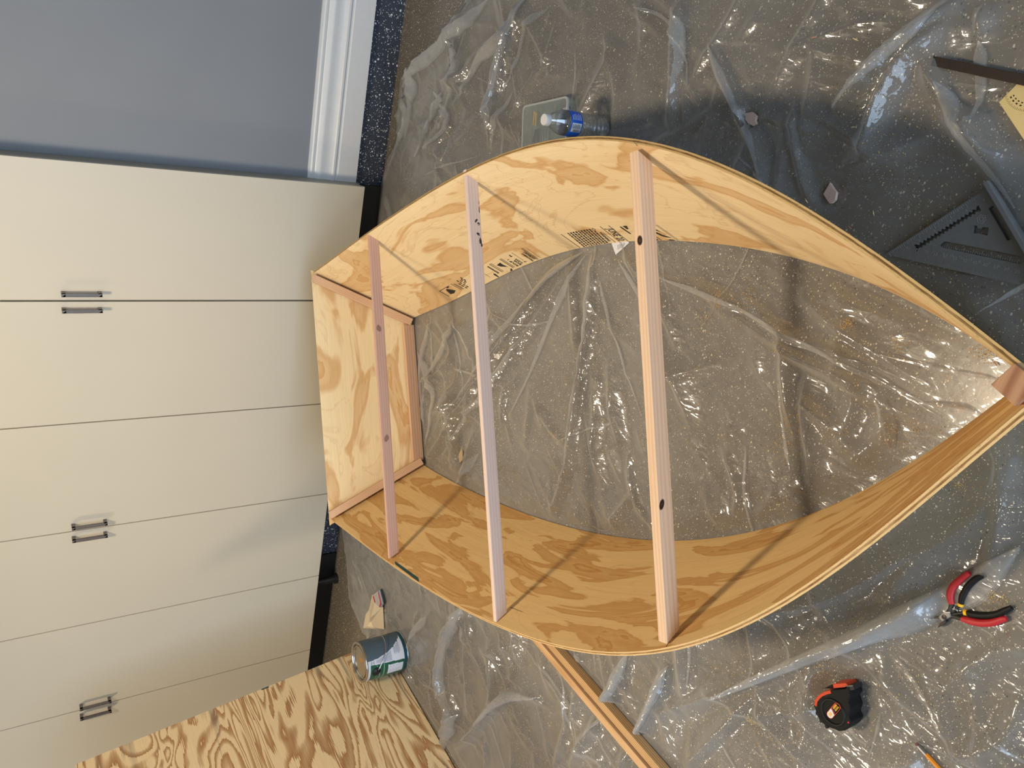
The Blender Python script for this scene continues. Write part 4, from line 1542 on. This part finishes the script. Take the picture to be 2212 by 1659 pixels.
for k, (x_, y_, col) in enumerate(((.116, .045, 'bottle_white'), (.165, .035, 'bottle_white'), (.135, .022, 'label_green'))):
    b = MB()
    MM = BXM @ Matrix.Translation((x_, y_, .0028)) @ Matrix.Rotation(.3 * k, 4, 'Z')
    b.box((-.009, -.013, 0), (.009, .013, .013), 0, MM)
    b.box((-.006, -.016, .002), (.006, -.013, .010), 0, MM)
    tag(b.build('connector', M[col], bevel=.001), ['white connector in the middle cell of the parts box', 'white connector in the end cell of the parts box near the bottle', 'small green connector in the parts box'][k], 'connector')

# ------------------------------------------------------------------ canvas scrap and packet by the paint can
M['canvas'] = plain('canvas', srgb(232, 214, 184), .85, noise=.04, nscale=200)
M['red'] = plain('red', srgb(196, 40, 48), .4)
M['packet_grey'] = plain('packet_grey', srgb(196, 188, 186), .35)
M['dark_green'] = plain('dark_green', srgb(48, 62, 58), .5)
b = MB()
rz = lambda x, y: film_z(x, y) + .002
rag_o = [(1.962, .325), (1.876, .328), (1.826, .356), (1.724, .372), (1.725, .408), (1.711, .476), (1.800, .520)]
ridge = [(1.88, .40, .030), (1.80, .43, .034), (1.73, .41, .016)]
R3 = [(x, y, rz(x, y) + (.002 if i in (0, 6) else .004)) for i, (x, y) in enumerate(rag_o)]
K3 = [(x, y, h) for x, y, h in ridge]
for tri in ((R3[0], R3[1], K3[0]), (R3[1], R3[2], K3[1], K3[0]), (R3[2], R3[3], K3[2], K3[1]), (R3[3], R3[4], K3[2]), (R3[4], R3[5], K3[1], K3[2]), (R3[5], R3[6], K3[0], K3[1]), (R3[6], R3[0], K3[0])):
    b.face(tri)
o = b.build('canvas_scrap', M['canvas'])
sm = o.modifiers.new('thick', 'SOLIDIFY')
sm.thickness = .0012
tag(o, 'cream folded canvas scrap lying on the plastic beside the paint can', 'cloth')
pk = thing('small_packet', 'small red and grey packet tucked against the cream canvas scrap', 'packet')
b = MB()
pz_ = rz(1.68, .46) + .010
PKT = [(1.704, .400), (1.641, .446), (1.676, .492), (1.706, .482), (1.722, .430)]
b.prism(PKT, pz_, pz_ + .012)
b.build('packet_body', M['packet_grey'], pk, bevel=.001)
b = MB()
b.prism([(1.641, .446), (1.676, .492), (1.706, .482), (1.704, .474), (1.681, .480), (1.653, .447)], pz_ + .0121, pz_ + .0126)
b.prism([(1.706, .404), (1.722, .430), (1.712, .436), (1.698, .412)], pz_ + .0121, pz_ + .0126)
tag(b.build('red_stripe', M['red'], pk), 'red border stripe')
b = MB()
b.prism([(1.632, .450), (1.664, .494), (1.676, .494), (1.641, .446)], pz_ - .006, pz_ + .004)
tag(b.build('dark_edge', M['dark_green'], pk), 'dark green side strip')
move_origin(pk, (1.68, .45, pz_ - .006))

# ------------------------------------------------------------------ speed square
M['square_metal'] = plain('square_metal', srgb(124, 123, 122), .5, .2, noise=.06, nscale=60)
M['square_mark'] = plain('square_mark', srgb(164, 164, 164), .45, .2)
SQZ = max(film_z(-.45, 2.1), film_z(-.5, 2.17), film_z(-.4, 2.06)) + .001
E1, E2 = Vector((.77427, -.63286, 0)), Vector((.63286, .77427, 0))
SQM = Matrix((E1, E2, Vector((0, 0, 1)))).transposed().to_4x4()
SQM.translation = Vector((-.528, 2.167, SQZ))
fnq = lambda x, y, z: SQM @ Vector((x, y, z))
sqr = thing('speed_square', 'dark cast metal triangular speed square lying outside the boat', 'speed square')
LQ = .193
# toothed slot
n_ = 33
ser = []
xs = np.linspace(.030, .139, n_)
for i, x in enumerate(xs):
    ser.append((x, .0155 + (.0040 if i % 2 else 0) - .0015 * i / n_))
bw = []
for i, x in enumerate(xs):
    bw.append((x, .0262 - (.0036 if i % 2 else 0)))
serr = [(.0262, .0155)] + ser + [(.1425, .0132), (.1430, .0276)] + bw[::-1] + [(.0262, .0255)]
win = [(.0290, .0565), (.0362, .0665), (.0440, .0585), (.0455, .0560), (.0480, .0545), (.0505, .0530), (.0530, .0492), (.0466, .0398), (.0425, .0438), (.0432, .0475), (.0405, .0505), (.0370, .0500), (.0345, .0515)]
fsl = rrect(.0082, .0285, .0160, .0910, .0022, 3)
hs = [(.1076, .0376), (.0986, .0360), (.0920, .0405), (.0096, .1230), (.0142, .1325), (.0165, .1330), (.1030, .0455)]
vs, fs = fill_shape([(0, -.001), (LQ, 0), (.0, .193)], [serr, win, fsl, hs], 0, .0055)
b = MB()
add_raw(b, vs, fs, fnq)
b.build('square_plate', M['square_metal'], sqr)
b = MB()
b.box((-.0075, -.006, -.004 + .004), (0, .200, .0225), 0, SQM)
tag(b.build('fence', M['square_metal'], sqr, bevel=.001), 'raised fence along one side')
b = MB()
for k in range(48):                                            # inch ticks along the rule edge
    x = LQ - .008 - k * .0036
    if x < .006:
        break
    L_ = .009 if k % 8 == 0 else (.005 if k % 2 == 0 else .003)
    b.box((x - .0003, .0012, .0055), (x + .0003, .0012 + L_, .0060), 0, SQM)
for k in range(90):                                            # degree ticks along the long edge
    f_ = .07 + .88 * k / 89
    p = Vector((LQ * (1 - f_), .193 * f_, 0))
    L_ = .008 if k % 5 == 0 else .004
    d_ = Vector((-.7071, -.7071, 0))
    s_ = Vector((-.7071, .7071, 0)) * .0003
    a_ = p + d_ * .001
    e_ = p + d_ * (.001 + L_)
    b.face([fnq(*(q_ + Vector((0, 0, .0058)))) for q_ in (a_ - s_, a_ + s_, e_ + s_, e_ - s_)])
for k in range(40):                                            # second scale above the slot
    f_ = .18 + .66 * k / 39
    p = Vector((.150 * (1 - f_) - .004, .150 * f_ + .002, 0))
    d_ = Vector((-.7071, -.7071, 0))
    s_ = Vector((-.7071, .7071, 0)) * .0003
    a_, e_ = p, p + d_ * (.007 if k % 4 == 0 else .0035)
    b.face([fnq(*(q_ + Vector((0, 0, .0058)))) for q_ in (a_ - s_, a_ + s_, e_ + s_, e_ - s_)])
tag(b.build('scale_ticks', M['square_mark'], sqr), kind='stuff')
b = MB()
for k, t_ in enumerate(('80', '75', '70', '65', '60', '55', '50', '45', '40', '35', '30', '25', '20', '15')):
    f_ = .14 + .78 * k / 13
    vs, fs = text_mesh(t_, .0075, 'CENTER', .0001)
    c_ = Vector((LQ * (1 - f_), .193 * f_, 0)) + Vector((-.7071, -.7071, 0)) * .0165
    rt = Vector((-.7071, .7071, 0))
    ut = Vector((-.7071, -.7071, 0))
    add_raw(b, vs, fs, lambda x, y, z: fnq(*(c_ + rt * x + ut * y + Vector((0, 0, .0059)))))
for k, t_ in enumerate(('21', '18', '15', '12', '10', '8', '7', '6', '5')):
    f_ = .26 + .52 * k / 8
    vs, fs = text_mesh(t_, .0065, 'CENTER', .0001)
    c_ = Vector((.165 * (1 - f_) - .002, .165 * f_ + .002, 0))
    rt = Vector((-.7071, .7071, 0))
    ut = Vector((-.7071, -.7071, 0))
    add_raw(b, vs, fs, lambda x, y, z: fnq(*(c_ + rt * x + ut * y + Vector((0, 0, .0059)))))
for k, t_ in enumerate(('1', '2', '3', '4', '5', '6')):
    vs, fs = text_mesh(t_, .006, 'CENTER', .0001)
    c_ = Vector((LQ - .008 - .0288 * (k + 1) + .003, .0145, 0))
    add_raw(b, vs, fs, lambda x, y, z: fnq(*(c_ + Vector((-x, -y, .0059)))))
tag(b.build('scale_numbers', M['square_mark'], sqr), kind='stuff')
b = MB()                                                        # six-sided emblem outline
hx_ = [(.0321 + .0075 * math.cos(math.radians(60 * k + 15)), .0380 + .0075 * math.sin(math.radians(60 * k + 15))) for k in range(6)]
hi_ = [(.0321 + .0066 * math.cos(math.radians(60 * k + 15)), .0380 + .0066 * math.sin(math.radians(60 * k + 15))) for k in range(6)]
hj_ = [(.0321 + .0042 * math.cos(math.radians(60 * k + 45)), .0380 + .0042 * math.sin(math.radians(60 * k + 45))) for k in range(6)]
hk_ = [(.0321 + .0034 * math.cos(math.radians(60 * k + 45)), .0380 + .0034 * math.sin(math.radians(60 * k + 45))) for k in range(6)]
add_raw(b, *fill_shape(hx_, [hi_], .0055, .0061), fn=fnq)
add_raw(b, *fill_shape(hj_, [hk_], .0055, .0061), fn=fnq)
b.build('emblem', M['square_mark'], sqr)
move_origin(sqr, SQM.translation)

# ------------------------------------------------------------------ angle finder at the frame's edge
M['arm_steel'] = plain('arm_steel', srgb(66, 58, 52), .45, .7, noise=.1, nscale=50)
M['brass_plate'] = plain('brass_plate', srgb(240, 214, 150), .32, .35, noise=.03)
M['brass'] = plain('brass', srgb(176, 128, 52), .35, 1.0)
afz = max(film_z(-.70, 2.02), film_z(-.69, 2.12), film_z(-.66, 2.16)) + .001
af = thing('angle_finder', 'dark steel bar pivoted on a pale square protractor plate', 'protractor')
b = MB()
PLT = [(-.651, 2.127), (-.683, 2.1435), (-.742, 2.215), (-.640, 2.290), (-.590, 2.205)]
b.prism(PLT, afz, afz + .0018)
b.build('protractor_plate', M['brass_plate'], af, bevel=.0004)
b = MB()
b.prism([(-.704, 1.9965), (-.689, 1.9985), (-.677, 2.175), (-.684, 2.186), (-.692, 2.180)], afz + .004, afz + .0065)
b.build('arm', M['arm_steel'], af, bevel=.0004)
b = MB()
b.lathe([(0, .0095), (.004, .009), (.0055, .0075), (.0055, .0)], 20, 0, (-.6845, 2.165, afz + .0005))
b.build('pivot_screw', M['brass'], af, smooth='angle')
b = MB()
cx_, cy_, r0_ = -.6845, 2.165, .041
for k in range(60):
    a_ = math.radians(-140 + k * 4)
    if not in_poly(np.array([cx_ + r0_ * math.cos(a_)]), np.array([cy_ + r0_ * math.sin(a_)]), PLT)[0]:
        continue
    ri = r0_ - (.004 if k % 2 == 0 else .0025)
    s_ = .0065
    b.face([(cx_ + ri * math.cos(a_ - s_), cy_ + ri * math.sin(a_ - s_), afz + .00195), (cx_ + r0_ * math.cos(a_ - s_), cy_ + r0_ * math.sin(a_ - s_), afz + .00195),
            (cx_ + r0_ * math.cos(a_ + s_), cy_ + r0_ * math.sin(a_ + s_), afz + .00195), (cx_ + ri * math.cos(a_ + s_), cy_ + ri * math.sin(a_ + s_), afz + .00195)])
    if k % 3 == 0:
        for rr0, ln in ((r0_ - .0085, .0022), (r0_ - .0125, .0018)):
            da = .045
            b.face([(cx_ + rr0 * math.cos(a_ - da), cy_ + rr0 * math.sin(a_ - da), afz + .00195), (cx_ + (rr0 + ln) * math.cos(a_ - da), cy_ + (rr0 + ln) * math.sin(a_ - da), afz + .00195),
                    (cx_ + (rr0 + ln) * math.cos(a_ + da), cy_ + (rr0 + ln) * math.sin(a_ + da), afz + .00195), (cx_ + rr0 * math.cos(a_ + da), cy_ + rr0 * math.sin(a_ + da), afz + .00195)])
tag(b.build('degree_scale', M['dark_steel'], af), 'fine engraved degree marks', kind='stuff')
move_origin(af, (-.66, 2.17, afz))

# ------------------------------------------------------------------ tape measure
M['tape_black'] = plain('tape_black', srgb(12, 12, 12), .6, 0, .25, noise=.2, nscale=120)
M['tape_black_b'] = plain('tape_black_b', srgb(17, 17, 17), .5, 0, .3)
M['tape_orange'] = plain('tape_orange', srgb(206, 66, 22), .45)
tz = film_z(.45, 2.32)
tm = thing('tape_measure', 'black and orange tape measure lying on its side on the plastic', 'tape measure')
top_ = [(.468, 2.279), (.455, 2.277), (.435, 2.280), (.418, 2.288), (.409, 2.294), (.386, 2.314), (.378, 2.318), (.392, 2.329), (.403, 2.328), (.414, 2.339), (.430, 2.341), (.436, 2.350), (.448, 2.350), (.462, 2.346), (.472, 2.338), (.4755, 2.329), (.4835, 2.315), (.4845, 2.300), (.478, 2.288)]
b = MB()
b.prism(top_, tz + .001, tz + .043)
b.build('case', M['tape_black'], tm, bevel=.0022)
cxy = (.4460, 2.3140)
b = MB()
b.lathe([(0, .0428), (.0215, .0428), (.0225, .0452), (.0255, .0452), (.0265, .0428)], 40, 0, (cxy[0], cxy[1], tz))
b.build('case_ring', M['tape_black_b'], tm, smooth='angle')
b = MB()                                                        # grip notches around the back
for k in range(7):
    a_ = math.radians(-165 + k * 24 + 90)
    b.lathe([(0, .0436), (.003, .0436), (.0036, .043), (.0036, .004)], 10, 0, (.4515 + .033 * math.cos(a_ - 1.1), 2.311 + .033 * math.sin(a_ - 1.1), tz))
b.build('grip', M['tape_black_b'], tm, smooth='angle')
b = MB()
oo = [(.4640, 2.2775), (.4550, 2.2745), (.4450, 2.2755), (.4340, 2.2785), (.4220, 2.2840), (.4110, 2.2920)]
oi = [(.4150, 2.2965), (.4230, 2.2905), (.4340, 2.2845), (.4440, 2.2815), (.4540, 2.2805), (.4630, 2.2830)]
b.prism(oo + oi, tz + .006, tz + .0442)
tag(b.build('bumper', M['tape_orange'], tm, bevel=.001), 'orange rubber bumper')
b = MB()
b.prism([(.428, 2.2745), (.418, 2.2800), (.404, 2.2905), (.410, 2.296)], tz + .004, tz + .030)
b.build('lock_lever', M['tape_black_b'], tm, bevel=.0015)
b = MB()
b.prism([(.404, 2.295), (.386, 2.311), (.378, 2.3165), (.376, 2.310), (.398, 2.290)], tz + .010, tz + .0405)
tag(b.build('mouth_guard', M['tape_orange'], tm, bevel=.001), 'orange strip beside the mouth')
b = MB()
b.prism([(.3795, 2.3135), (.3700, 2.3235), (.3755, 2.3285), (.3870, 2.3190)], tz + .012, tz + .040)
b.build('mouth', M['black'], tm)
b = MB()
for k in range(10):
    f_ = k / 9
    x_, y_ = .3815 - .0115 * f_, 2.3125 + .0105 * f_
    b.box((x_ - .0004, y_ - .0008, tz + .0395), (x_ + .0004, y_ + .0008, tz + .0418))
b.box((-.0076, -.0006, 0), (.0076, .0006, .0012), 0, Matrix.Translation((.3757, 2.3175, tz + .0388)) @ Matrix.Rotation(math.radians(137.6), 4, 'Z'))
tag(b.build('end_hook', M['steel'], tm), 'toothed steel end hook')
b = MB()
MT = Matrix.Translation((.4405, 2.3145, tz + .0452)) @ Matrix.Rotation(math.atan2(2.3175 - 2.311, .4215 - .4585), 4, 'Z')
cap_ = rrect(-.0205, -.0068, .0205, .0068, .0066, 6)
add_raw(b, *fill_shape(cap_, [], 0, .0008), fn=lambda x, y, z: MT @ Vector((x, y, z)), mi=0)
cb = rrect(-.0195, -.0058, .0195, .0058, .0056, 6)
add_raw(b, *fill_shape([p for p in cb if p[0] > 0] + [(-.004, -.0058), (.002, .0058)][::-1], [], .0008, .0011), fn=lambda x, y, z: MT @ Vector((x, y, z)), mi=1)
add_raw(b, *fill_shape([(-.001, .0058)] + [p for p in cb if p[0] < 0] + [(-.006, -.0058)], [], .0008, .0011), fn=lambda x, y, z: MT @ Vector((x, y, z)), mi=2)
o = b.build('badge', [M['tape_orange'], M['black'], M['bottle_white']], tm, weld=False)
b = MB()
for k in range(4):                                              # gold lettering, too small to read
    b.box((.004 + .0032 * k, -.004, .0011), (.0058 + .0032 * k, -.0006, .0014), 0, MT)
    b.box((.004 + .0030 * k, .0008, .0011), (.0060 + .0030 * k, .0042, .0014), 0, MT)
for k in range(4):
    b.box((-.016 + .0023 * k, -.003, .0011), (-.0145 + .0023 * k, .0035, .0013), 0, MT)
tag(b.build('badge_print', M['yellow'], o), 'yellow print on the badge')
b = MB()
b.lathe([(0, .0436), (.0018, .0434), (.0022, .0425)], 10, 0, (.4405, 2.3455, tz))
tag(b.build('button', M['red'], tm, smooth=True), 'small red button')
move_origin(tm, (.44, 2.315, tz))

# ------------------------------------------------------------------ pliers
plz = film_z(.12, 2.42)
pli = thing('pliers', 'small cutting pliers with red and black handles lying open on the plastic', 'pliers')
zc = plz + .0075


def grip(pts, rads, mat, lab):
    c_ = curve([Vector((x, y, 0))[:2] for x, y in pts], 8)
    n_ = len(c_)
    rr_ = [float(np.interp(i / (n_ - 1), np.linspace(0, 1, len(rads)), rads)) for i in range(n_)]
    mb = MB()
    mb.tube([(p[0], p[1], zc) for p in c_], rr_, 12, 0, .95)
    return tag(mb.build('handle_grip', mat, pli, smooth='angle'), lab)


M['grip_black'] = plain('grip_black', srgb(12, 12, 13), .55, 0, .3, noise=.2, nscale=300)
M['grip_red'] = plain('grip_red', srgb(186, 34, 42), .5)
grip([(.127, 2.3935), (.114, 2.3855), (.098, 2.3835), (.080, 2.388), (.060, 2.395)], [.0052, .0066, .0066, .006, .0045], M['grip_red'], 'red outer sleeve of the upper handle')
grip([(.119, 2.406), (.104, 2.4025), (.083, 2.4025), (.062, 2.408), (.047, 2.417)], [.0042, .0056, .0056, .0054, .004], M['grip_black'], 'black inner sleeve of the upper handle')
grip([(.1255, 2.418), (.1205, 2.430), (.111, 2.443), (.098, 2.456), (.084, 2.464), (.072, 2.470)], [.0042, .0054, .0056, .0056, .0054, .004], M['grip_black'], 'black inner sleeve of the lower handle')
grip([(.140, 2.4165), (.1345, 2.4285), (.1255, 2.4445), (.113, 2.4575), (.099, 2.4665), (.093, 2.4715)], [.0045, .0062, .0066, .0062, .0055, .004], M['grip_red'], 'red outer sleeve of the lower handle')
for a_, b_ in (((.121, 2.4065), (.1165, 2.4055)), ((.127, 2.4155), (.1245, 2.4195))):
    b = MB()
    b.tube([(*a_, zc), (*b_, zc)], .0050, 12)
    tag(b.build('yellow_collar', M['yellow'], pli, smooth='angle'), 'yellow collar ring')
b = MB()
for pth, r_ in ((((.1475, 2.395), (.138, 2.396), (.127, 2.394)), .0042), (((.1475, 2.398), (.143, 2.408), (.139, 2.4175)), .0042), (((.140, 2.400), (.128, 2.403), (.118, 2.4062)), .0026), (((.143, 2.401), (.135, 2.409), (.125, 2.418)), .0026)):
    b.tube([(*p, zc) for p in pth], r_, 10)
b.build('arms', M['dark_steel'], pli, smooth='angle')
b = MB()
b.prism([(.146, 2.390), (.1385, 2.3985), (.146, 2.4035), (.156, 2.3985), (.164, 2.3955), (.1605, 2.386)], zc - .004, zc + .0055)
b.build('joint', M['steel'], pli, bevel=.0015)
b = MB()
b.lathe([(0, .0075), (.004, .0068), (.0045, .005)], 18, 0, (.1535, 2.3945, zc))
b.build('pivot', M['dark_steel'], pli, smooth='angle')
for lab, pg in (('jaw', [(.158, 2.3865), (.1605, 2.3915), (.166, 2.3845), (.1735, 2.3765), (.166, 2.3795)]), ('jaw', [(.1575, 2.3965), (.164, 2.394), (.1705, 2.3925), (.1795, 2.3925), (.1695, 2.3985), (.160, 2.4005)])):
    b = MB()
    b.prism(pg, zc - .0045, zc + .004)
    b.build('jaw', M['dark_steel'], pli, bevel=.0008)
b = MB()
b.tube([(.138, 2.4035, zc), (.131, 2.399, zc + .003), (.129, 2.404, zc + .004), (.133, 2.4085, zc)], .0018, 8)
b.build('spring', M['steel'], pli, smooth=True)
move_origin(pli, (.12, 2.42, plz))

# ------------------------------------------------------------------ pencil
M['pencil_orange'] = plain('pencil_orange', srgb(232, 142, 30), .4)
M['eraser'] = plain('eraser', srgb(120, 74, 66), .8)
pz0 = film_z(.41, 2.48) + .0042
pen = thing('pencil', 'orange pencil with metal ferrule at the lower frame edge', 'pencil')
d_ = Vector((.0075, .0395, 0)).normalized()
p0 = Vector((.4025, 2.4465, pz0))
for nm, a_, e_, r_, m_, n_ in (('eraser', 0, .006, .0034, 'eraser', 14), ('ferrule', .005, .022, .0038, 'steel', 14), ('shaft', .021, .17, .0039, 'pencil_orange', 6)):
    b = MB()
    b.tube([p0 + d_ * a_, p0 + d_ * e_], r_, n_)
    if nm == 'ferrule':
        for k in range(4):
            b.tube([p0 + d_ * (.007 + .0035 * k), p0 + d_ * (.0082 + .0035 * k)], .0041, 14)
    b.build(nm, M[m_], pen, smooth='angle')
b = MB()
b.tube([p0 + d_ * .17, p0 + d_ * .185], [.0038, .0005], 6)
b.build('tip', M['canvas'], pen)
move_origin(pen, p0)

# ------------------------------------------------------------------ offcuts, slivers, scrap, sawdust
M['grey_wood'] = lumber('grey_wood', srgb(228, 200, 184), srgb(184, 156, 142), 2.2, 300, .3, .9)
for pg, lab in (([(-.553, 1.635), (-.560, 1.655), (-.555, 1.671), (-.546, 1.670), (-.540, 1.676), (-.534, 1.669), (-.536, 1.655), (-.543, 1.644), (-.548, 1.642)], 'small grey wood offcut nearer the water bottle'),
                ([(-.469, 1.887), (-.461, 1.899), (-.456, 1.908), (-.442, 1.911), (-.435, 1.906), (-.433, 1.902), (-.439, 1.892), (-.446, 1.882)], 'diamond-shaped grey wood offcut nearer the speed square')):
    b = MB()
    c_ = np.mean(pg, axis=0)
    z_ = film_z(*c_) + .0005
    b.prism(pg, z_, z_ + .007)
    tag(b.build('wood_offcut', M['grey_wood'], bevel=.0008), lab, 'wood offcut', 'grey wood offcuts on the plastic')
M['sliver'] = plain('sliver', srgb(232, 204, 160), .7, noise=.1)
M['sliver_b'] = plain('sliver_b', srgb(196, 140, 104), .7, noise=.1)
SLIVER_LABELS = ['reddish sliver near the top edge of the picture, nearest the strong diagonal fold', 'pale sliver near the top edge, between the reddish sliver and the steel bar', 'pale sliver on the plastic midway between the steel bar and the grey offcuts', 'pale upright sliver in the crumpled plastic above the grey offcuts', 'upper of two reddish slivers left of the speed square tip', 'lower of two reddish slivers left of the speed square tip', 'pale sliver just left of the speed square', 'pale sliver just below the dark steel bar', 'pale sliver below the steel bar, left of the protractor plate', 'pale sliver above the speed square, touching the dark steel bar', 'curled reddish sliver against the pine strips', 'pale sliver inside the boat near the pointed end', "pale sliver under the lower grey offcut, near the boat's side", 'pale sliver between the two grey offcuts', 'pale sliver just left of the diamond-shaped offcut']
for k, (a_, e_) in enumerate(SLIV):
    b = MB()
    za, ze = film_z(*a_) + .0012, film_z(*e_) + .0016
    b.tube([(*a_, za), ((a_[0] + e_[0]) / 2, (a_[1] + e_[1]) / 2, max(za, ze) + .0008), (*e_, ze)], [.0005, .0013, .0005], 6, 0, .6)
    big = k in (4, 5, 11, 0)
    tag(b.build('wood_sliver', M['sliver_b' if big else 'sliver']), SLIVER_LABELS[k],
        'wood sliver', 'wood slivers on the plastic sheet')
scr = thing('paper_label', 'triangular white label scrap with black bars under the printed boat side', 'label scrap')
z_ = film_z(-.18, 1.35) + .001
tri = [(-.182, 1.330), (-.1595, 1.356), (-.203, 1.393), (-.215, 1.362)]
b = MB()
b.prism(tri, z_, z_ + .0006)
b.build('paper', M['label_white'], scr)
b = MB()
for k in range(6):
    f_ = k / 5
    s0 = Vector((-.186 - .012 * f_, 1.355 + .022 * f_, z_ + .0007))
    dv = Vector((.012, .0045, 0)) * (1 - .45 * f_)
    nv = Vector((-.4, .92, 0)) * .0007
    b.face([s0 - nv, s0 + dv - nv, s0 + dv + nv, s0 + nv])
tag(b.build('bars', M['ink'], scr), 'black printed bars')
move_origin(scr, (-.18, 1.36, z_))
b = MB()
wz = film_z(.74, .845) + .001
b.prism([(.700, .838), (.739, .829), (.765, .844), (.741, .858), (.722, .850)], wz, wz + .003)
tag(b.build('veneer_chip', M['sliver']), 'pale torn veneer chip on the plastic inside the boat', 'veneer chip')

M['sawdust'] = plain('sawdust', srgb(224, 184, 104), .8, noise=.2, nscale=400)
dv_, df_ = [], []
for (x, y, sx, sy, n_) in DUST:
    for k in range(int(n_ * 1.6)):
        px_, py_ = random.gauss(x, sx), random.gauss(y, sy)
        if not (GX0 < px_ < GX1 and GY0 < py_ < GY1):
            continue
        zz = film_z(px_, py_) + .0006
        s_ = random.uniform(.0004, .0011)
        a_ = random.uniform(0, 6.28)
        i = len(dv_)
        L_ = random.uniform(1, 2.2)
        for q in ((L_, 0, 0), (-L_, 0, 0), (0, 1, 0), (0, -.3, 1.1)):
            dv_.append((px_ + s_ * (q[0] * math.cos(a_) - q[1] * math.sin(a_)), py_ + s_ * (q[0] * math.sin(a_) + q[1] * math.cos(a_)), zz + s_ * q[2]))
        df_ += [(i, i + 1, i + 3), (i + 1, i + 2, i + 3), (i, i + 3, i + 2), (i, i + 2, i + 1)]
me = bpy.data.meshes.new('sawdust')
me.from_pydata(dv_, [], df_)
me.materials.append(M['sawdust'])
o = bpy.data.objects.new('sawdust', me)
COL.objects.link(o)
tag(o, 'yellow sawdust specks scattered on the plastic sheet', 'sawdust', None, 'stuff')
